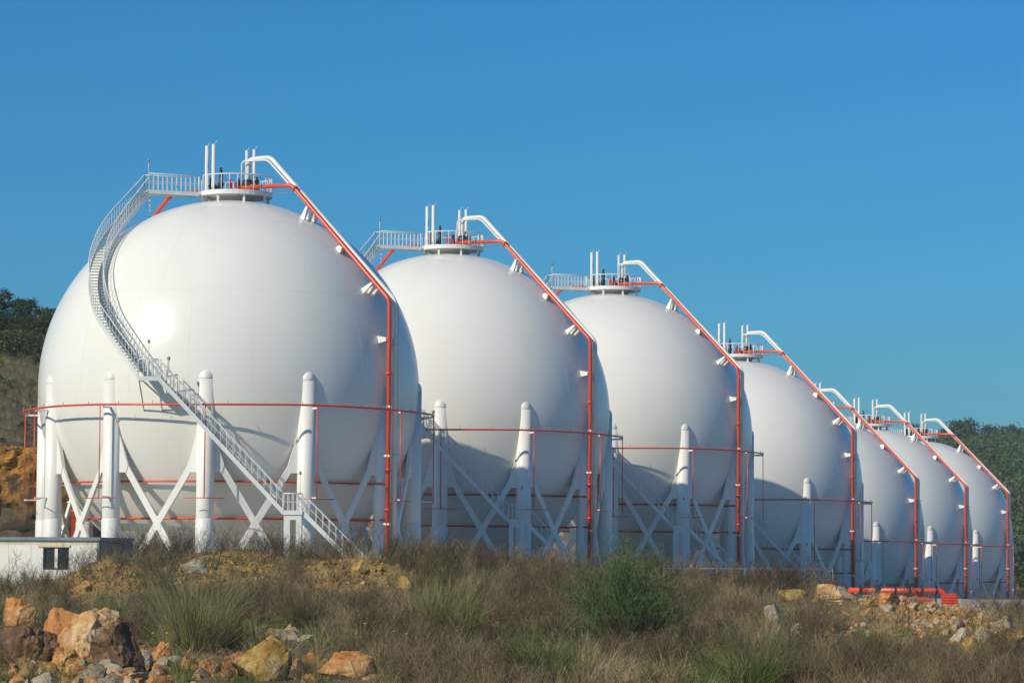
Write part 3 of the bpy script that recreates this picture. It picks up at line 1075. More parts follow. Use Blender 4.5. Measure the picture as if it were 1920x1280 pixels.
# forest on the right ridge
fp = [proto('forest_tree', crown_mesh('forest_tree', M_FOREST, 90 + k, 16, 26, 0.085, 0.9, 0.08, 0.55, 0.32)) for k in range(4)]
N_F = 3000
fy = 480 + 540 * np.sqrt(RNG.uniform(0, 1, N_F))
fxi = RNG.uniform(1480, 2150, N_F)
fx = (fxi - 960) / FPX * fy
fz = right_h(fx, fy)
scatter('forest', fp, np.stack([fx, fy, fz], -1), RNG.uniform(3.2, 7.0, N_F) * (1 - 0.25 * (fy > 985)), RNG.uniform(0, 6.28, N_F), RNG.integers(0, 4, N_F),
        'dark green wood covering the far ridge on the right')
RG = 'trees standing out on the right ridge'
for k, (px, hp, wf, lab) in enumerate([
        (1718, 13, 1.0, 'small tree on the far ridge, seen just behind the stacks of the last sphere'),
        (1780, 12, 0.9, 'tiny tree alone on the far ridge, right of the last sphere stacks'),
        (1800, 24, 1.0, 'broad round tree on the far ridge, left one of the standing pair'),
        (1817, 27, 0.75, 'taller spreading tree on the far ridge, right one of the standing pair'),
        (1857, 17, 0.9, 'tree rising above the far ridge midway between the pair and the picture edge'),
        (1897, 18, 1.1, 'tree rising above the far ridge nearest the right picture edge')]):
    yy0 = 1000.0
    x0 = (px - 960) / FPX * yy0
    tree('pine', k, Vector((x0, yy0, float(right_h(np.array(x0), np.array(yy0))) - 0.3)), (hp + 44) * yy0 / FPX, lab, RG, wf * 0.9, 'ridge_tree')

# ------------------------------------------------------------------ rocks
def rock_mat(name, stops, scale=1.5, rough=0.85):
    m, nt, b = new_mat(name)
    n = noise_of(nt, scale, 9, 0.68, 'Object')
    n2 = noise_of(nt, scale * 5, 6, 0.7, 'Object')
    c = ramp(nt, n, stops)
    g1 = ramp(nt, n2, [(0.3, (0.62, 0.60, 0.57)), (0.55, (1, 1, 1)), (0.75, (1.0, 0.97, 0.92))])
    c = mix(nt, 1.0, c, g1, 'MULTIPLY')
    nt.links.new(c, b.inputs['Base Color'])
    b.inputs['Roughness'].default_value = rough
    bump(nt, b, n2, 0.6, 0.09)
    return m
MR = {
    'orange': rock_mat('orange_rock', [(0.30, (0.16, 0.06, 0.02)), (0.44, (0.52, 0.20, 0.05)), (0.56, (0.60, 0.33, 0.13)), (0.70, (0.66, 0.50, 0.33))]),
    'cream': rock_mat('cream_rock', [(0.34, (0.50, 0.21, 0.06)), (0.48, (0.60, 0.36, 0.15)), (0.62, (0.66, 0.52, 0.35))]),
    'dark': rock_mat('shaded_rock', [(0.33, (0.055, 0.032, 0.018)), (0.5, (0.15, 0.085, 0.045)), (0.66, (0.34, 0.20, 0.10))]),  # shade of the boulders' shaded parts is put into this dark brown
    'ochre': rock_mat('ochre_rock', [(0.32, (0.10, 0.07, 0.03)), (0.48, (0.42, 0.24, 0.05)), (0.58, (0.46, 0.33, 0.14)), (0.70, (0.40, 0.36, 0.28))]),
    'pale': rock_mat('pale_rock', [(0.32, (0.30, 0.23, 0.15)), (0.50, (0.48, 0.40, 0.28)), (0.66, (0.60, 0.53, 0.42))]),
    'grey': rock_mat('grey_rock', [(0.32, (0.17, 0.13, 0.09)), (0.50, (0.33, 0.26, 0.18)), (0.66, (0.48, 0.41, 0.31))]),
}
def rock_mesh(seed, mat, sub=4, facets=17, rough=0.10, point=0.0):
    g = random.Random(seed)
    bm = bmesh.new()
    bmesh.ops.create_icosphere(bm, subdivisions=sub, radius=1.0)
    planes = []
    for k in range(facets):
        v = Vector((g.gauss(0, 1), g.gauss(0, 1), g.gauss(0, 0.8))).normalized()
        planes.append((v, g.uniform(0.44, 0.80)))
    off = Vector((g.uniform(-50, 50), g.uniform(-50, 50), g.uniform(-50, 50)))
    for v in bm.verts:
        p = v.co.copy()
        for n, d in planes:
            e = p.dot(n) - d
            if e > 0:
                p -= n * e * 0.96
        f = 1 + rough * 1.5 * mnoise.fractal(p * 1.9 + off, 0.6, 2.1, 6) * 0.55
        rg = mnoise.ridged_multi_fractal(p * 2.3 + off, 0.9, 2.0, 4, 0.9, 2.0)
        dd = mnoise.voronoi(p * 1.7 + off)[0]
        f -= 0.07 * math.exp(-((dd[1] - dd[0]) / 0.09) ** 2)
        f += 0.05 * mnoise.noise(p * 9.0 + off)
        p = p * (f - rough * 0.22 * (rg - 1.0))
        if point:
            k = max(0.0, p.z)
            p.x = p.x * (1 - point * k * 0.6) + point * 0.25 * k
            p.y *= (1 - point * k * 0.6)
        v.co = p
    lo = [min(v.co[i] for v in bm.verts) for i in range(3)]
    hi = [max(v.co[i] for v in bm.verts) for i in range(3)]
    for v in bm.verts:
        for i in range(3):
            v.co[i] = (v.co[i] - lo[i]) / (hi[i] - lo[i]) - 0.5
    me = bpy.data.meshes.new('rock')
    bm.to_mesh(me)
    bm.free()
    me.polygons.foreach_set('use_smooth', [True] * len(me.polygons))
    me.materials.append(MR[mat])
    if hasattr(me, 'set_sharp_from_angle'):
        me.set_sharp_from_angle(angle=R_(26))
    return me

def rock(i, px, py, w, h, mat, label, name='boulder', sub=4, point=0.0, group=None, sink=0.42, rz=None, tilt=0.0, d=None):
    """a boulder whose foot stands on the ground at picture position px, py"""
    p = hit(px, py) if d is None else Vector((ray(px, py).x * d, d, ray(px, py).z * d))
    s = p.y / FPX
    W, Hh = w * s, h * s * (1 + sink)
    o = link(name, rock_mesh(i * 13 + 5, mat, sub, point=point))
    D = W * random.Random(i).uniform(0.7, 0.95)
    o.scale = (W, D, Hh)
    o.location = (p.x, p.y + D * 0.42, p.z + Hh * (0.5 - sink / (1 + sink)))
    o.rotation_euler = (R_(random.Random(i + 9).uniform(-10, 10)), R_({13: 32, 4: 22, 5: 12, 3: -6, 15: 8}.get(i, random.Random(i + 5).uniform(-16, 16))), random.Random(i + 3).uniform(-0.35, 0.35) if rz is None else rz)
    tag(o, label, 'rock', group)
    return o
BG = 'boulders in the lower left'
rocks = [
    (1, 34, 1172, 72, 50, 'orange', 'pointed orange stone with a white face, leftmost of the boulders', 0.36),
    (2, 40, 1245, 138, 74, 'dark', 'large brown boulder under the pointed orange stone at the left edge', 0.09),
    (3, 112, 1240, 108, 102, 'orange', 'tall orange boulder with a rounded shoulder, second in the boulder line', 0.05),
    (4, 158, 1236, 123, 104, 'cream', 'cream and orange boulder with a long pale sloping top', 0.14),
    (5, 222, 1262, 116, 96, 'dark', 'dark brown jagged boulder at the right end of the boulder line', 0.09),
    (6, 114, 1254, 54, 44, 'orange', 'small round orange and white stone in front of the tall orange boulder', 0.0),
    (7, 170, 1276, 56, 27, 'grey', 'grey flat stone below the cream boulder', 0.0),
    (8, 64, 1226, 44, 25, 'orange', 'small orange stone lying on the dark brown boulder', 0.0),
    (9, 236, 1282, 79, 17, 'pale', 'pale flat slab at the bottom edge of the picture', 0.0),
    (10, 305, 1238, 41, 35, 'orange', 'small rust orange stone just right of the dark jagged boulder', 0.18),
    (11, 436, 1268, 59, 46, 'orange', 'orange and white angular stone at the bottom between two grass clumps', 0.18),
    (12, 392, 1262, 46, 31, 'orange', 'small orange stone left beside the angular orange and white one', 0.09),
    (13, 500, 1276, 122, 82, 'ochre', 'large ochre and grey boulder at the bottom, right of the tall grass clump', 0.18),
    (14, 536, 1200, 67, 21, 'grey', 'grey flat stone lying behind the large ochre boulder', 0.0),
    (15, 652, 1268, 112, 46, 'orange', 'low rust orange boulder at the bottom among dry weeds, farthest right of its kind', 0.09),
    (16, 575, 1205, 38, 15, 'pale', 'small pale stone right of the grey flat stone', 0.0),
    (17, 362, 1078, 61, 31, 'pale', 'tan boulder on the crest of the bank under the first sphere', 0.05),
    (18, 155, 1112, 33, 25, 'ochre', 'small ochre stone on the yellow mound in front of the cabin', 0.05),
    (19, 676, 1072, 38, 23, 'ochre', 'yellow stone at the foot of the nearest stair', 0.09),
    (20, 760, 1104, 31, 25, 'ochre', 'small yellow stone on the bank right of the nearest red riser', 0.09),
    (21, 12, 1222, 33, 23, 'grey', 'small grey stone at the left picture edge', 0.09),
    (22, 20, 1262, 31, 19, 'orange', 'small orange stone low at the left picture edge', 0.05),
]
for (i, px, py, w, h, mat, lab, pt) in rocks:
    rock(i, px, py, w, h, mat, lab, 'boulder' if w > 60 else 'stone', 5 if w > 40 else 4, pt, BG if i < 17 or i > 20 else 'stones on the crest of the bank')
CG = 'rocks on the rubble heap at the right'
rocks2 = [
    (31, 1568, 1127, 80, 34, 'cream', 'big cream and orange rock on the crest in front of the fourth sphere', 0.1),
    (32, 1488, 1124, 54, 20, 'ochre', 'low tan rock on the crest left of the big cream rock', 0.1),
    (33, 1668, 1130, 46, 20, 'orange', 'orange rock on the crest right of the big cream rock', 0.1),
    (34, 1696, 1128, 26, 13, 'cream', 'small cream rock touching the orange crest rock', 0.1),
    (35, 1452, 1168, 36, 36, 'pale', 'tan weathered rock among the weeds below the low crest rock', 0.2),
    (36, 1494, 1186, 26, 18, 'pale', 'white stone lying in the weeds right of the tan weathered rock', 0.3),
    (37, 1792, 1148, 20, 16, 'cream', 'small cream stone beside the red pipe box', 0.1),
    (38, 1760, 1156, 28, 12, 'orange', 'flat orange stone below the red pipe box', 0.1),
    (39, 1846, 1202, 34, 24, 'pale', 'white block-like stone in the rubble near the right edge', 0.1),
    (40, 1823, 1226, 34, 32, 'ochre', 'rounded tan stone lowest in the rubble near the right edge', 0.0),
    (41, 1884, 1180, 46, 26, 'grey', 'grey rock under the end of the concrete wall', 0.1),
    (42, 1730, 1176, 34, 16, 'pale', 'pale slab tilted in the middle of the rubble heap', 0.0),
    (43, 1800, 1176, 30, 18, 'grey', 'grey stone in the rubble left of the grey rock by the wall', 0.1),
    (44, 1668, 1146, 30, 14, 'pale', 'pale stone just below the orange crest rock', 0.1),
    (45, 1905, 1206, 34, 20, 'ochre', 'tan stone at the right picture edge below the concrete wall', 0.1),
    (46, 1712, 1144, 26, 14, 'cream', 'cream stone between the orange crest rock and the red pipe box', 0.1),
    (47, 1798, 1204, 30, 30, 'pale', 'pale upright stone left of the white block-like stone', 0.3),
    (48, 1630, 1136, 26, 14, 'ochre', 'small ochre stone between the two largest crest rocks', 0.1),
]
for (i, px, py, w, h, mat, lab, pt) in rocks2:
    rock(i, px, py, w, h, mat, lab, 'boulder' if w > 60 else 'stone', 4, pt, CG)
for i, px, py, w, h, lab in ((51, 1030, 1082, 22, 22, 'white stone at the foot of the second sphere, in a gap in the weeds'),
                             (52, 1056, 1086, 16, 12, 'small white stone right of the white stone under the second sphere'),
                             (53, 1226, 1088, 22, 16, 'white stone showing over the top of the green bush'),
                             (54, 1247, 1084, 14, 18, 'small upright white stone over the right side of the green bush')):
    rock(i, px, py, w, h, 'pale', lab, 'stone', 3, 0.2, 'white stones under the spheres', d=136.0)

# rock cutting behind the cabin
cy = np.linspace(0, 1, 60)
cxs = np.linspace(-75, -25, 130)
CX = np.repeat(cxs[None, :], 60, 0)
hh = 11.6 * (1 - 0.55 * sstep(-33.5, -27, CX)) + 1.6 * fbm(CX, CX * 0, 5, 3, 3)
CZ = -3.6 + cy[:, None] * (hh + 0.6)
CY = 206.0 + cy[:, None] * 3.2 + 2.6 * fbm(CX * 1.0, CZ * 0.8, 4.5, 5, 8) + 1.4 * np.abs(fbm(CX, CZ, 1.6, 3, 12))
CY = np.where(cy[:, None] > 0.97, CY + 3.5, CY)
m, nt, b = new_mat('cut_rock')
n = noise_of(nt, 0.32, 8, 0.65)
n2 = noise_of(nt, 1.6, 8, 0.7)
c = ramp(nt, n, [(0.40, (0.10, 0.065, 0.035)), (0.47, (0.42, 0.20, 0.035)), (0.58, (0.58, 0.33, 0.06)), (0.68, (0.52, 0.38, 0.16)), (0.78, (0.40, 0.33, 0.24))])
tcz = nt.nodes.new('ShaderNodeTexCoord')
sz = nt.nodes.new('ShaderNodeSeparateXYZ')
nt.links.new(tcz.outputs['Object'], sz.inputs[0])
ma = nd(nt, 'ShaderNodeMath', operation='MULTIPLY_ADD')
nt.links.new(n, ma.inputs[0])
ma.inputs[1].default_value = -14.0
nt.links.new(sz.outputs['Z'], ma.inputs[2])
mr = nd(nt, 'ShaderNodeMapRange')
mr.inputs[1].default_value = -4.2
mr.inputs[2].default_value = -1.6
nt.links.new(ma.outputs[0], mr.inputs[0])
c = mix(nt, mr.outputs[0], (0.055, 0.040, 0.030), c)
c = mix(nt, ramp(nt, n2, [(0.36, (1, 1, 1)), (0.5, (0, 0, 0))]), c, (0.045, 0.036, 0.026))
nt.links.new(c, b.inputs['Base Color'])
b.inputs['Roughness'].default_value = 0.95
bump(nt, b, n2, 1.0, 0.4)
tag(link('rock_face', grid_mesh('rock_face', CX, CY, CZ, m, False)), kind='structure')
#PART4
# ------------------------------------------------------------------ site cabin, wall, pipes, shed
M_CABIN = paint('cabin_whitewash', (0.74, 0.72, 0.67), (0.82, 0.81, 0.77), 0.8, 1.3)
M_CABIN_STAIN = paint('cabin_stained_band', (0.55, 0.46, 0.28), (0.72, 0.66, 0.52), 0.8, 1.6)
M_CABIN_SIDE = paint('cabin_grey_side', (0.13, 0.14, 0.17), (0.20, 0.21, 0.25), 0.7, 1.5)
M_ROOFEDGE = paint('cabin_roof_edge', (0.16, 0.19, 0.22), (0.24, 0.27, 0.30), 0.6, 2.0)
M_GLASS = paint('dark_window_glass', (0.012, 0.014, 0.018), (0.03, 0.034, 0.04), 0.12, 2.0)
M_CONC = paint('concrete', (0.27, 0.22, 0.15), (0.38, 0.32, 0.23), 0.9, 1.5)

def make_cabin():
    cx0, cy0 = (190 - 960) / FPX * 150.0, 150.0
    top = z_at(1009.0, 150.0)
    bot = float(ground_h(np.array(cx0), np.array(cy0))) - 0.9
    Hc = top - bot
    root = empty('site_cabin', (cx0, cy0, bot), 'low white prefabricated cabin with dark double window and grey end wall, left of the bank', 'cabin', None, R_(-9))
    W = 10.8
    # front: wall panels with the joints left open, split round the two windows
    xs = [-W + 1.2 * k for k in range(10)]
    wins = [(-4.35 + 1.39, -4.35 + 2.75), (-7.2, -5.75)]
    wz0, wz1 = Hc - 1.72, Hc - 0.58
    for x0 in xs:
        x1 = min(x0 + 1.2, 0)
        segs = [(x0, x1)]
        for a, bq in wins:
            new = []
            for s0, s1 in segs:
                if bq <= s0 or a >= s1:
                    new.append((s0, s1))
                else:
                    if a > s0: new.append((s0, a))
                    if bq < s1: new.append((bq, s1))
            segs = new
        for s0, s1 in segs:
            if s1 - s0 > 0.05:
                MB().box(((s0 + s1) / 2, 0.04, (Hc - 0.46) / 2), (s1 - s0 - 0.012, 0.08, Hc - 0.46)).build('wall_panel', M_CABIN, root)
    for a, bq in wins:
        MB().box(((a + bq) / 2, 0.043, wz0 / 2), (bq - a - 0.012, 0.08, wz0)).build('wall_panel', M_CABIN, root)
        f = MB()
        t = 0.07
        for zz in (wz0 + t / 2, wz1 - t / 2):
            f.box(((a + bq) / 2, 0.05, zz), (bq - a, 0.10, t))
        for xx in (a + t / 2, bq - t / 2):
            f.box((xx, 0.05, (wz0 + wz1) / 2), (t, 0.098, wz1 - wz0 - 2 * t))
        wnd = f.build('window', M_DARK, root)
        MB().box(((a + bq) / 2 + 0.02, 0.04, (wz0 + wz1) / 2), (0.16, 0.13, wz1 - wz0 - 2 * t)).build('mullion', M_CABIN, wnd)
        for xx in (a + 0.34, bq - 0.34):
            MB().box((xx, 0.085, (wz0 + wz1) / 2), (0.5, 0.02, wz1 - wz0 - 2 * t)).build('pane', M_GLASS, wnd)
        MB().box(((a + bq) / 2 - 0.1, 0.02, wz1 + 0.07), (bq - a + 0.35, 0.16, 0.13)).build('lintel', M_CABIN_STAIN, wnd)
    MB().box((-W / 2, 0.042, Hc - 0.345), (W, 0.084, 0.226)).build('fascia', M_CABIN_STAIN, root)
    MB().box((-0.055, 0.035, (Hc - 0.232) / 2), (0.11, 0.13, Hc - 0.236)).build('corner_post', M_ROOFEDGE, root)
    MB().box((-0.04, 3.06, (Hc - 0.232) / 2), (0.08, 5.9, Hc - 0.236)).build('side_wall', M_CABIN_SIDE, root)
    MB().box((-0.05, 5.95, (Hc - 0.232) / 2), (0.14, 0.12, Hc - 0.24)).build('corner_post', M_ROOFEDGE, root)
    MB().box((-W / 2, 6.0, (Hc - 0.232) / 2), (W - 0.2, 0.08, Hc - 0.24)).build('rear_wall', M_CABIN, root)
    rf = MB().box((-W / 2, 3.0, Hc - 0.16), (W + 0.16, 6.25, 0.14)).build('roof', M_ROOFEDGE, root)
    MB().box((-W / 2, 3.0, Hc - 0.075), (W + 0.05, 6.1, 0.03)).build('roof_sheet', M_CABIN_SIDE, rf)
make_cabin()

# concrete retaining wall at the right
def wall():
    d = 142.0
    x0, x1, x2 = (1795 - 960) / FPX * d, (1904 - 960) / FPX * d, (2060 - 960) / FPX * d
    t1, t2 = z_at(1142.5, d), z_at(1152.0, d)
    r = empty('retaining_wall', ((x0 + x2) / 2, d, -4.0), 'low pale concrete wall with a step down at the right edge, above the rubble', 'wall')
    c = r.location
    MB().box(((x0 + x1) / 2 - c.x, 0, (t1 - 4.0) / 2 - c.z), (x1 - x0, 0.5, t1 + 4.0)).build('wall_block', M_CONC, r)
    MB().box(((x1 + x2) / 2 - c.x, 0.02, (t2 - 4.0) / 2 - c.z), (x2 - x1 - 0.02, 0.5, t2 + 4.0)).build('wall_block', M_CONC, r)
wall()

# blue grey shed at the right edge
def shed():
    d = 300.0
    x0 = (1897 - 960) / FPX * d
    zt = z_at(1117.0, d)
    zb = PAD_Z[2]
    M_BLUE = paint('blue_grey_cladding', (0.05, 0.085, 0.12), (0.08, 0.12, 0.16), 0.5, 1.0)
    r = empty('shed', (x0 + 6, d, zb), 'dark blue grey metal shed cut by the right picture edge, behind the farthest sphere', 'shed')
    hgt = zt - zb
    for k in range(24):
        MB().box((-5.75 + k * 0.5, 0, (hgt - 0.3) / 2), (0.47, 0.12 + 0.06 * (k % 2), hgt - 0.3)).build('cladding_panel', M_BLUE, r)
    MB().box((0, 4.2, (hgt - 0.3) / 2), (12, 8.0, hgt - 0.32)).build('shed_body', M_BLUE, r)
    MB().box((0, 4.0, hgt - 0.14), (12.6, 9.0, 0.26)).build('roof', M_BLUE, r)
shed()

# red water main with its valves, on the upper terrace
def water_main():
    d = 172.0
    X = lambda px: (px - 960) / FPX * d
    Z = lambda py: z_at(py, d)
    zb = PAD_Z[0]
    r = empty('water_main', (X(1690), d, zb), 'bright red fire water pipes with black valves and a red end box, on the terrace at the right', 'pipes')
    o = Vector((X(1690), d, zb))
    L = lambda px, py, dy=0.0: Vector((X(px), d + dy, Z(py))) - o
    e = L(1771, 1102)
    MB().tube(rounded([L(1585, 1102), e, Vector((e.x, e.y, 0.0))], 0.45, 7), 0.155, 12).build('main_pipe', M_RED, r)
    e2 = L(1746, 1118, -0.9)
    MB().tube(rounded([L(1688, 1117, -0.9), e2, Vector((e2.x, e2.y, 0.0))], 0.4, 7), 0.125, 12).build('branch_pipe', M_RED, r)
    e3 = L(1716, 1116.5, -0.9)
    MB().tube([e3, e3 + Vector((0, 0.85, 0.32))], 0.09, 10).build('branch_pipe', M_RED, r)
    # slatted red end box
    bx0, bx1 = X(1762) - o.x, X(1789) - o.x
    ztop = Z(1106) - zb
    bxp = MB().box(((bx0 + bx1) / 2, -0.55, ztop / 2), (bx1 - bx0 - 0.06, 0.5, ztop - 0.05)).build('end_box', M_VALVE_RED, r)
    for k in range(7):
        MB().box(((bx0 + bx1) / 2, -0.83, 0.15 + k * (ztop - 0.2) / 7), (bx1 - bx0, 0.05, 0.1)).build('slat', M_RED, bxp)
    MB().prism([(bx1 - 0.02, -0.8, 0), (bx1 - 0.02, -0.8, ztop), (bx1 + 0.28, -0.8, 0.15)], (0, 0.06, 0)).build('box_stay', M_RED, r)
    for px in (1586, 1613, 1642, 1647, 1678, 1705, 1728, 1755):
        thick = 0.075 if px in (1642, 1647, 1613) else 0.045
        p0, p1 = L(px, 1091, -0.16), L(px, 1091, -0.16)
        sp = MB().box((p0.x, p0.y + (0.3 if px > 1660 else 0), (Z(1091) - zb) / 2), (thick * 2, 0.09, Z(1091) - zb)).build('pipe_support', M_DARK, r)
        c = L(px, 1102)
        MB().tube([(c.x - 0.05, c.y, c.z), (c.x + 0.05, c.y, c.z)], 0.21, 12).build('clamp_ring', M_DARK, sp)
    a = L(1665, 1116, 0.6)
    MB().tube([L(1612, 1116, 0.6), L(1690, 1115, 0.6)], 0.08, 10).build('white_pipe', M_WHITE, r)
water_main()

def pipe_stub():
    d = 141.0
    zb = float(ground_h(np.array((1396 - 960) / FPX * d), np.array(d)))
    X = lambda px: (px - 960) / FPX * d
    r = empty('red_pipe_stub', (X(1400), d, zb), 'short red pipe elbow showing above the weeds at the foot of the third sphere', 'pipe')
    zt = z_at(1106, d) - zb
    MB().tube(rounded([(X(1386) - X(1400), 0, zt), (X(1405) - X(1400), 0, zt), (X(1405) - X(1400), 0, -0.3)], 0.2, 6), 0.1, 10).build('elbow_pipe', M_RED, r)
    MB().tube([(X(1386) - X(1400), 0, zt), (X(1388) - X(1400), 0, zt)], 0.16, 12).build('pipe_flange', M_RED, r)
    MB().tube([(X(1388) - X(1400), 0.1, zt), (X(1388) - X(1400), 0.1, -0.3)], 0.05, 8).build('pipe_leg', M_RED, r)
pipe_stub()

# thin pipe rail fence in front of the third and fourth spheres
def rail_fence():
    d = 158.0
    X = lambda px: (px - 960) / FPX * d
    zb = float(ground_h(np.array(X(1400)), np.array(d)))
    r = empty('rail_fence', (X(1400), d, zb), 'thin grey pipe rail fence at the foot of the third and fourth spheres', 'fence')
    zt = z_at(1063, d) - zb
    xs = [X(p) - X(1400) for p in (1235, 1290, 1345, 1398, 1455, 1510, 1562)]
    for k in (0, 0.45):
        MB().tube([(xs[0], 0, zt - k * 1.2), (xs[-1], 0, zt - k * 1.2)], 0.018, 6).build('rail', M_GREY, r)
    for x in xs:
        MB().tube([(x, 0, -0.2), (x, 0, zt + 0.02)], 0.022, 6).build('post', M_GREY, r)
rail_fence()

# ------------------------------------------------------------------ vegetation of the bank
def veg_mat(name, cols, rough=0.8):
    m, nt, b = new_mat(name)
    oi = nd(nt, 'ShaderNodeObjectInfo')
    n = noise_of(nt, 3.0, 3)
    c = ramp(nt, oi.outputs['Random'], [(k / max(1, len(cols) - 1), c) for k, c in enumerate(cols)])
    c = mix(nt, n, c, cols[0])
    nt.links.new(c, b.inputs['Base Color'])
    b.inputs['Roughness'].default_value = rough
    b.inputs['Specular IOR Level'].default_value = 0.25
    return m
M_WEED = veg_mat('dry_weed', [(0.13, 0.095, 0.052), (0.24, 0.185, 0.105), (0.42, 0.335, 0.20), (0.17, 0.125, 0.07), (0.30, 0.25, 0.14)])
M_STRAW = veg_mat('straw_grass', [(0.34, 0.27, 0.145), (0.46, 0.37, 0.21), (0.28, 0.23, 0.115)])
M_GRASS = veg_mat('green_grass', [(0.06, 0.115, 0.018), (0.10, 0.155, 0.03), (0.15, 0.17, 0.05)])
M_RUSH = veg_mat('rush_grass', [(0.17, 0.175, 0.06), (0.28, 0.26, 0.12)])
M_BROOM = veg_mat('broom_foliage', [(0.085, 0.13, 0.048), (0.16, 0.21, 0.085)])
M_TWIG = veg_mat('dark_twig', [(0.05, 0.038, 0.028), (0.10, 0.075, 0.055)])
M_FLOWER = veg_mat('yellow_flower', [(0.7, 0.55, 0.03), (0.8, 0.65, 0.05)])

def ribbon(V, F, P, w0, w1, g):
    """thin tapering strip through the points P"""
    P = np.asarray(P, float)
    d = P[-1] - P[0]
    a = g.uniform(0, 2 * PI)
    s = np.cross(d, (math.cos(a), math.sin(a), 0.2))
    nn = np.linalg.norm(s)
    s = s / nn if nn > 1e-6 else np.array((1., 0, 0))
    k = len(P)
    i0 = len(V)
    for i, p in enumerate(P):
        w = (w0 + (w1 - w0) * i / (k - 1)) / 2
        V.append(tuple(p - s * w)); V.append(tuple(p + s * w))
    for i in range(k - 1):
        q = i0 + 2 * i
        F.append((q, q + 1, q + 3, q + 2))

def mesh_vf(name, V, F, mat):
    me = bpy.data.meshes.new(name)
    me.from_pydata(V, [], F)
    me.materials.append(mat)
    return me

def stem_curve(g, base, L, lean, az, n=5, droop=0.3):
    pts = []
    p = np.array(base, float)
    th = lean
    for i in range(n):
        pts.append(p.copy())
        stp = L / (n - 1)
        p = p + stp * np.array((math.sin(th) * math.cos(az), math.sin(th) * math.sin(az), math.cos(th)))
        th += droop / n + g.normal(0, 0.05)
        az += g.normal(0, 0.12)
    return pts

def weed_mesh(seed, n_stem, Hh, spread, nb, w=0.011, lean=0.35, mat=None):
    g = np.random.default_rng(seed)
    V, F = [], []
    for s in range(n_stem):
        a = g.uniform(0, 2 * PI); r = spread * math.sqrt(g.uniform())
        pts = stem_curve(g, (r * math.cos(a), r * math.sin(a), -0.03), Hh * g.uniform(0.55, 1.1), abs(g.normal(0, lean)), g.uniform(0, 2 * PI), 5, 0.35)
        ribbon(V, F, pts, w, w * 0.4, g)
        for b_ in range(nb):
            t = g.uniform(0.25, 1.0) * (len(pts) - 1.001)
            i = int(t); f = t - i
            p = pts[i] * (1 - f) + pts[i + 1] * f
            L = Hh * g.uniform(0.08, 0.28)
            az, el = g.uniform(0, 2 * PI), g.uniform(0.3, 1.2)
            q = p + L * np.array((math.cos(az) * math.cos(el), math.sin(az) * math.cos(el), math.sin(el)))
            q2 = q + L * 0.45 * np.array((math.cos(az + .5) * .5, math.sin(az + .5) * .5, .8))
            ribbon(V, F, [p, q, q2], w * 0.6, w * 0.35, g)
    return mesh_vf('weed', V, F, mat or M_WEED)

def blade_mesh(seed, n, Hh, spread, w, lean, droop, mat, name='grass'):
    g = np.random.default_rng(seed)
    V, F = [], []
    for s in range(n):
        a = g.uniform(0, 2 * PI); r = spread * math.sqrt(g.uniform())
        az = a + g.normal(0, 0.6)
        pts = stem_curve(g, (r * math.cos(a), r * math.sin(a), -0.03), Hh * g.uniform(0.5, 1.1), abs(g.normal(0, lean)), az, 6, droop * g.uniform(0.3, 1.5))
        ribbon(V, F, pts, w, w * 0.25, g)
    return mesh_vf(name, V, F, mat)

def sample(n, d0, d1, x0=-120, x1=2040):
    d = np.sqrt(RNG.uniform(d0 ** 2, d1 ** 2, n))
    px = RNG.uniform(x0, x1, n)
    x = (px - 960) / FPX * d
    z = ground_h(x, d)
    xi, yi = to_px(x, d, z)
    return x, d, z, xi, yi

def near_rock(xi, yi):
    """true where a boulder stands or where its face would be hidden by weeds just in front"""
    m = np.zeros(len(xi), bool)
    for (i, px, py, w, h, *_r) in rocks + rocks2:
        m |= (np.abs(xi - px) < w * 0.55) & (yi > py - h * 0.35) & (yi < py + h * 0.9 + 14)
    return m & (RNG.uniform(0, 1, len(xi)) > 0.10)

weeds = [proto('weed', weed_mesh(200 + k, 11, 0.85, 0.26, 9, 0.009)) for k in range(4)]
M_MOUND = veg_mat('twiggy_mound', [(0.075, 0.052, 0.030), (0.17, 0.125, 0.07), (0.10, 0.095, 0.040)])
domes = [proto('weed_mound', weed_mesh(210 + k, 46, 0.85, 0.16, 10, 0.008, 0.75, M_MOUND)) for k in range(4)]
tall = [proto('tall_weed', weed_mesh(220 + k, 6, 1.5, 0.25, 12, 0.014, 0.22, M_TWIG)) for k in range(3)]
straw = [proto('straw', blade_mesh(240 + k, 34, 0.75, 0.16, 0.010, 0.35, 0.9, M_STRAW)) for k in range(3)]
green = [proto('grass', blade_mesh(260 + k, 40, 0.32, 0.16, 0.013, 0.45, 0.9, M_GRASS)) for k in range(3)]

def put(name, protos, n, d0, d1, keep, s0, s1, label, x0=-120, x1=2040):
    x, y, z, xi, yi = sample(n, d0, d1, x0, x1)
    k = keep(x, y, xi, yi)
    x, y, z = x[k], y[k], z[k]
    n = len(x)
    return scatter(name, protos, np.stack([x, y, z], -1), RNG.uniform(s0, s1, n), RNG.uniform(0, 6.28, n), RNG.integers(0, len(protos), n), label,
                   RNG.normal(0, 0.12, (n, 2)))

def cd_at(xi):
    return np.interp(xi, CREST_X, CREST_D)

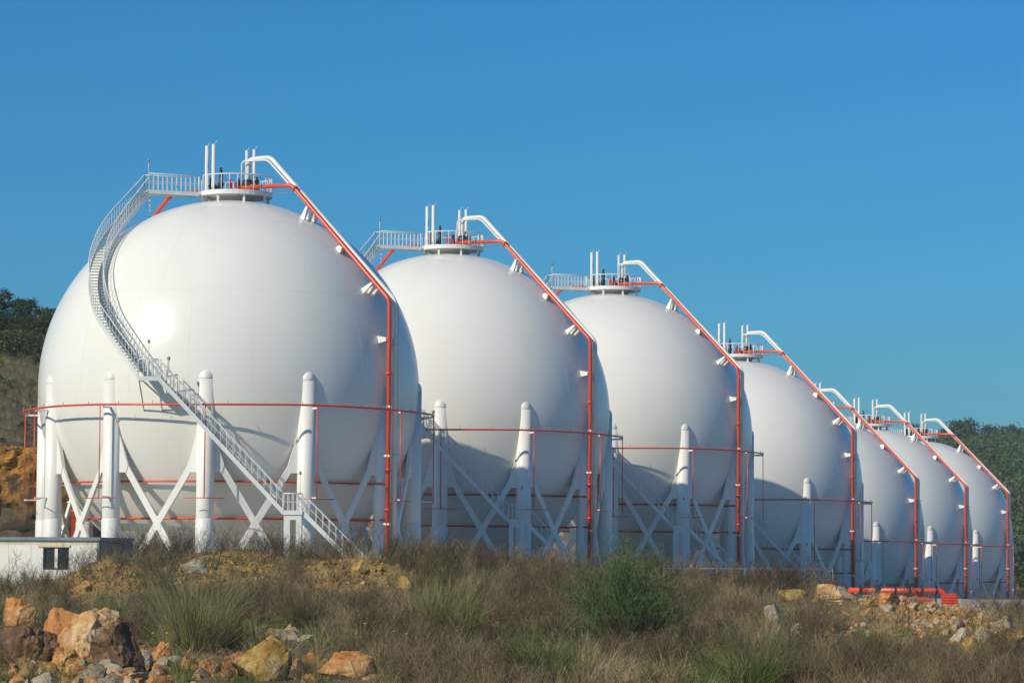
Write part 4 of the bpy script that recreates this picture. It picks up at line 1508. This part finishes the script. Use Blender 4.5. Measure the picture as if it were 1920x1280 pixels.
def keep_weeds(x, y, xi, yi):
    bare = np.maximum.reduce([bare_mask(xi, yi, x, y), bare_mask(xi, yi - 22, x, y), bare_mask(xi, yi - 42, x, y)])
    lowleft = np.exp(-((xi - 150) / 240) ** 2 - ((yi - 1235) / 55) ** 2)
    right = np.exp(-((xi - 1770) / 210) ** 2 - ((yi - 1175) / 55) ** 2)
    p = (1 - 0.97 * bare) * (1 - 0.9 * lowleft) * (1 - 0.75 * right) * np.clip(0.5 + 1.9 * fbm(x, y, 3.2, 3, 51), 0.04, 1)
    p = p * (1 - 0.8 * (xi < 150) * (yi < 1150)) * (1 - (xi > 1580) * (xi < 1810) * (y > cd_at(xi) - 13))
    return (RNG.uniform(0, 1, len(x)) < p) & ~near_rock(xi, yi) & (y < cd_at(xi) + 6)
put('dry_weeds', weeds, 12000, 57, 140, keep_weeds, 0.45, 1.2, 'grey brown dry weeds covering the bank')
put('weed_mounds', domes, 4000, 57, 138, keep_weeds, 0.45, 1.25, 'rounded mounds of fine dry weeds on the bank')

def keep_straw(x, y, xi, yi):
    p = np.clip(0.5 + 1.6 * fbm(x, y, 5.0, 3, 61), 0, 1) * (1 - 0.9 * np.maximum(bare_mask(xi, yi, x, y), bare_mask(xi, yi - 34, x, y)))
    return (RNG.uniform(0, 1, len(x)) < p) & ~near_rock(xi, yi) & (y < cd_at(xi) + 4)
put('dry_grass', straw, 11000, 57, 138, keep_straw, 0.4, 1.15, 'straw coloured dry grass among the weeds')

def keep_green(x, y, xi, yi):
    p = np.clip(0.15 + 1.5 * fbm(x, y, 6.0, 3, 71), 0, 1) * (1 - bare_mask(xi, yi, x, y))
    for cx, cy, sx, sy, a in ((50, 1266, 120, 30, 2.0), (300, 1262, 90, 26, .8), (480, 1200, 90, 22, .9), (640, 1198, 60, 16, .9), (1020, 1262, 150, 34, .8), (1390, 1262, 170, 34, .9)):
        p = np.maximum(p, a * np.exp(-((xi - cx) / sx) ** 2 - ((yi - cy) / sy) ** 2))
    return (RNG.uniform(0, 1, len(x)) < p) & ~near_rock(xi, yi) & (y < cd_at(xi))
rush = [proto('rush', blade_mesh(280 + k, 40, 0.7, 0.12, 0.010, 0.3, 0.7, M_RUSH)) for k in range(3)]
def keep_rush(x, y, xi, yi):
    p = np.clip(-0.05 + 2.2 * fbm(x, y, 4.5, 3, 91), 0, 1) * (1 - np.maximum(bare_mask(xi, yi, x, y), bare_mask(xi, yi - 34, x, y)))
    return (RNG.uniform(0, 1, len(x)) < p) & ~near_rock(xi, yi) & (y < cd_at(xi) + 2)
put('rushes', rush, 6000, 57, 134, keep_rush, 0.35, 1.1, 'olive green rushes in patches among the dry weeds')
sprig = [proto('low_sprig', weed_mesh(290 + k, 9, 0.35, 0.2, 8, 0.009, 0.6, M_TWIG if k == 0 else M_WEED)) for k in range(3)]
put('low_sprigs', sprig, 6500, 100, 134, lambda x, y, xi, yi: RNG.uniform(0, 1, len(x)) < 0.38 * bare_mask(xi, yi, x, y) * np.clip(0.3 + 2 * fbm(x, y, 2.5, 2, 95), 0, 1), 0.4, 1.2, 'low twiggy sprigs on the bare yellow earth', 40, 900)
put('green_grass', green, 16000, 56, 128, keep_green, 0.6, 1.4, 'short green grass growing under the dry weeds')

def keep_tall(x, y, xi, yi):
    p = 0.04 + 0.9 * np.exp(-((xi - 420) / 190) ** 2) * (y > cd_at(xi) - 3) + 0.5 * np.exp(-((xi - 880) / 160) ** 2) * (y > cd_at(xi) - 8) \
        + 0.75 * np.exp(-((xi - 1480) / 70) ** 2) * (y > cd_at(xi) - 6) + 0.12 * np.exp(-((xi - 90) / 70) ** 2) * (y > cd_at(xi) - 10)
    return (RNG.uniform(0, 1, len(x)) < p) & (y < cd_at(xi) + 4) & ~near_rock(xi, yi)
put('tall_weeds', tall, 5200, 60, 136, keep_tall, 0.55, 1.15, 'tall thin dark weed stalks standing against the spheres')
put('tall_weeds', weeds, 1500, 118, 136, lambda x, y, xi, yi: (np.abs(y - cd_at(xi) - 1) < 3.5) & (RNG.uniform(0, 1, len(x)) < (0.10 + 0.65 * (xi > 760) * (xi < 1520)) * ((xi < 1580) | (xi > 1810))), 1.1, 1.9,
    'pale dry weeds along the crest of the bank')

# loose rubble
MR['earth'] = rock_mat('ochre_clod', [(0.32, (0.20, 0.12, 0.035)), (0.5, (0.36, 0.22, 0.06)), (0.68, (0.46, 0.32, 0.13))])
MRB = [proto('rubble_stone', rock_mesh(500 + k, mt, 2, 9, 0.1)) for k, mt in enumerate(('earth', 'cream', 'grey', 'orange', 'pale'))]
def keep_rub(x, y, xi, yi):
    p = 0.95 * bare_mask(xi, yi, x, y) ** 2 + 0.012
    return (RNG.uniform(0, 1, len(x)) < p) & (y < cd_at(xi) + 3)
x, y, z, xi, yi = sample(60000, 56, 138)
k = keep_rub(x, y, xi, yi)
n = k.sum()
left_side = xi[k] < 1100
pid = np.where(left_side & (yi[k] < 1140), RNG.choice([0, 0, 0, 0, 0, 0, 3, 1], n), RNG.choice([0, 1, 2, 3, 3, 3, 4], n))
scatter('rubble', MRB, np.stack([x[k], y[k], z[k] + 0.02], -1), 0.04 + np.where(left_side & (yi[k] < 1140), 0.20, np.where(left_side, 0.5, 0.32)) * RNG.uniform(0, 1, n) ** 5.0, RNG.uniform(0, 6.28, n), pid, 'loose broken stones on the bank', RNG.normal(0, 0.5, (n, 2)))

# scrub on the left hillside terraces
hs = [proto('scrub_tuft', crown_mesh('scrub_tuft', M_SCRUB if k else M_PINE, 300 + k, 9, 22, 0.10, 0.9, 0.02, 0.6, 0.34)) for k in range(2)] + [weeds[0], straw[0]]
n = 9000
hy = RNG.uniform(214, 322, n)
hx = (RNG.uniform(-900, 150, n) - 960) / FPX * hy
hz = ground_h(hx, hy)
big = RNG.uniform(0, 1, n) < np.where(hy > 285, 0.22, 0.05)
pid = np.where(big, RNG.integers(0, 2, n), RNG.integers(2, 4, n))
scatter('hillside_scrub', hs, np.stack([hx, hy, hz], -1), np.where(big, RNG.uniform(0.5, 1.3, n) * np.where(hy > 285, 1.5, 1), RNG.uniform(0.6, 1.3, n)), RNG.uniform(0, 6.28, n), pid, 'low scrub and dry grass on the terraced hillside')

tp = [proto('hilltop_tree', crown_mesh('hilltop_tree', M_PINE, 330 + k, 16, 30, 0.07, 0.9, 0.08, 0.55, 0.32)) for k in range(3)]
n = 420
hy = RNG.uniform(286, 324, n)
hx = (RNG.uniform(-950, -25, n) - 960) / FPX * hy
scatter('hilltop_wood', tp, np.stack([hx, hy, ground_h(hx, hy)], -1), RNG.uniform(1.6, 4.2, n), RNG.uniform(0, 6.28, n), RNG.integers(0, 3, n), 'dark evergreen wood along the left hilltop')

# grass clumps: each a thing
GGp = 'tall grass clumps on the bank'
def clump(k, px, py, hpx, wpx, mat, label, n=420, w=0.014):
    p = hit(px, py)
    s = p.y / FPX
    h, r = hpx * s, wpx * s
    o = link('grass_clump', blade_mesh(600 + k, int(n * 1.25), h * 1.1, r * 0.45, w * 0.75, 0.42 * wpx / hpx, 0.75, mat))
    o.location = p - Vector((0, 0, 0.03))
    tag(o, label, 'grass clump', GGp)
for a in ((1, 368, 1212, 150, 130, M_RUSH, 'tall olive rush clump left of centre, between the dark jagged and ochre boulders', 620),
          (2, 848, 1188, 120, 120, M_RUSH, 'yellow green rush clump on the bank below the second sphere', 480),
          (3, 800, 1180, 105, 110, M_STRAW, 'straw yellow clump leaning at the left of the yellow green rush clump', 300),
          (4, 1018, 1282, 110, 100, M_GRASS, 'bright green grass clump at the bottom, centre of the picture', 420),
          (5, 1090, 1285, 95, 110, M_STRAW, 'straw coloured clump at the bottom, right of the bright green clump', 340),
          (6, 1400, 1285, 105, 130, M_GRASS, 'green grass clump at the bottom below the third sphere', 420),
          (7, 1425, 1236, 80, 90, M_STRAW, 'pale upright grass clump behind the bottom green clump of the third sphere', 300),
          (8, 505, 1240, 60, 130, M_STRAW, 'low straw clump bent over the ochre boulder', 200)):
    clump(*a)

# the broom bush
def bush(px, py, hpx, wpx, label, seed, n_twig, name='broom_bush', leaves=95):
    p = hit(px, py)
    s = p.y / FPX
    h, r = hpx * s, wpx * s / 2
    g = np.random.default_rng(seed)
    root = empty(name, p, label, 'bush')
    V, F, VS, FS = [], [], [], []
    for t in range(n_twig):
        az = g.uniform(0, 2 * PI)
        lean = g.uniform(0.0, 1.0) ** 0.75 * 1.2
        L = math.hypot(math.cos(lean) * h, math.sin(lean) * r * 1.15) * g.uniform(0.55, 1.24)
        dens = int(leaves * g.uniform(0.4, 1.7))
        pts = stem_curve(g, (g.normal(0, .1), g.normal(0, .1), -0.05), L, lean, az, 7, -0.15)
        if t % 2 == 0:
            ribbon(VS, FS, pts[:5], 0.025, 0.008, g)
        for l in range(dens):
            u = g.uniform(0.30, 1.0) * 5.999
            i = int(u); f = u - i
            q = pts[i] * (1 - f) + pts[i + 1] * f + g.normal(0, 0.03 + 0.016 * i, 3)
            dv = np.array((math.cos(az) * .35 + g.normal(0, .5), math.sin(az) * .35 + g.normal(0, .5), 0.9 + g.normal(0, .4)))
            dv /= np.linalg.norm(dv)
            ribbon(V, F, [q, q + dv * g.uniform(0.06, 0.17)], 0.013, 0.005, g)
    link('foliage', mesh_vf('foliage', V, F, M_BROOM), root)
    link('stems', mesh_vf('stems', VS, FS, M_TWIG), root)
bush(1172, 1206, 172, 246, 'large feathery green bush standing on the bank before the third sphere', 5, 330)
bush(400, 1066, 66, 60, 'small dark twiggy bush at the foot of the third column of the nearest sphere', 9, 26, 'small_bush', 14)
bush(444, 1058, 52, 38, 'small dark upright bush right of the one at the third column', 12, 20, 'small_bush', 14)

# yellow flowers
fl = MB().lathe([(0.0, 0.0), (0.03, 0.012), (0.022, 0.025), (0.0, 0.02)], 8, (0, 0, 0.5)).mesh('flower_head', M_FLOWER)
fs = MB().tube([(0, 0, -0.05), (0.02, 0.01, 0.3), (0, 0, 0.505)], 0.004, 4).mesh('stem', M_RUSH)
fpx = [(286, 1200, 'small yellow flower just right of the dark jagged boulder, left one of a pair'),
       (313, 1200, 'small yellow flower left of the tall rush clump, right one of a pair'),
       (727, 1158, 'small yellow flower in the weeds, uppermost of the handful left of the straw clump'),
       (738, 1166, 'small yellow flower in the weeds, just under the uppermost of its handful'),
       (684, 1180, 'small yellow flower in the weeds, leftmost of the handful left of the straw clump'),
       (739, 1196, 'small yellow flower in the weeds, in the lower part of its handful, nearer its middle'),
       (762, 1201, 'small yellow flower in the weeds, lowest and rightmost of its handful'),
       (480, 1268, 'small yellow flower alone at the foot of the large ochre boulder')]
for k, (px, py, lab) in enumerate(fpx):
    p = hit(px, py + 34)
    o = empty('wild_flower', p, lab, 'flower', 'yellow wild flowers', k)
    o.scale = (1.2,) * 3
    link('flower_head', fl, o)
    link('stem', fs, o)

# ------------------------------------------------------------------ the air
hz = MB().box((0, 1345, 21.0), (4600, 2730, 72)).mesh('haze', None)
m = bpy.data.materials.new('haze_air')
m.use_nodes = True
nt = m.node_tree
nt.nodes.clear()
out = nt.nodes.new('ShaderNodeOutputMaterial')
vol = nt.nodes.new('ShaderNodeVolumePrincipled')
vol.inputs['Color'].default_value = (0.86, 0.92, 1.0, 1)
vol.inputs['Density'].default_value = 0.00014
vol.inputs['Anisotropy'].default_value = 0.0
nt.links.new(vol.outputs[0], out.inputs['Volume'])
hz.materials.append(m)
tag(link('haze', hz), 'thin blue air haze over the far ridge', None, None, 'stuff')
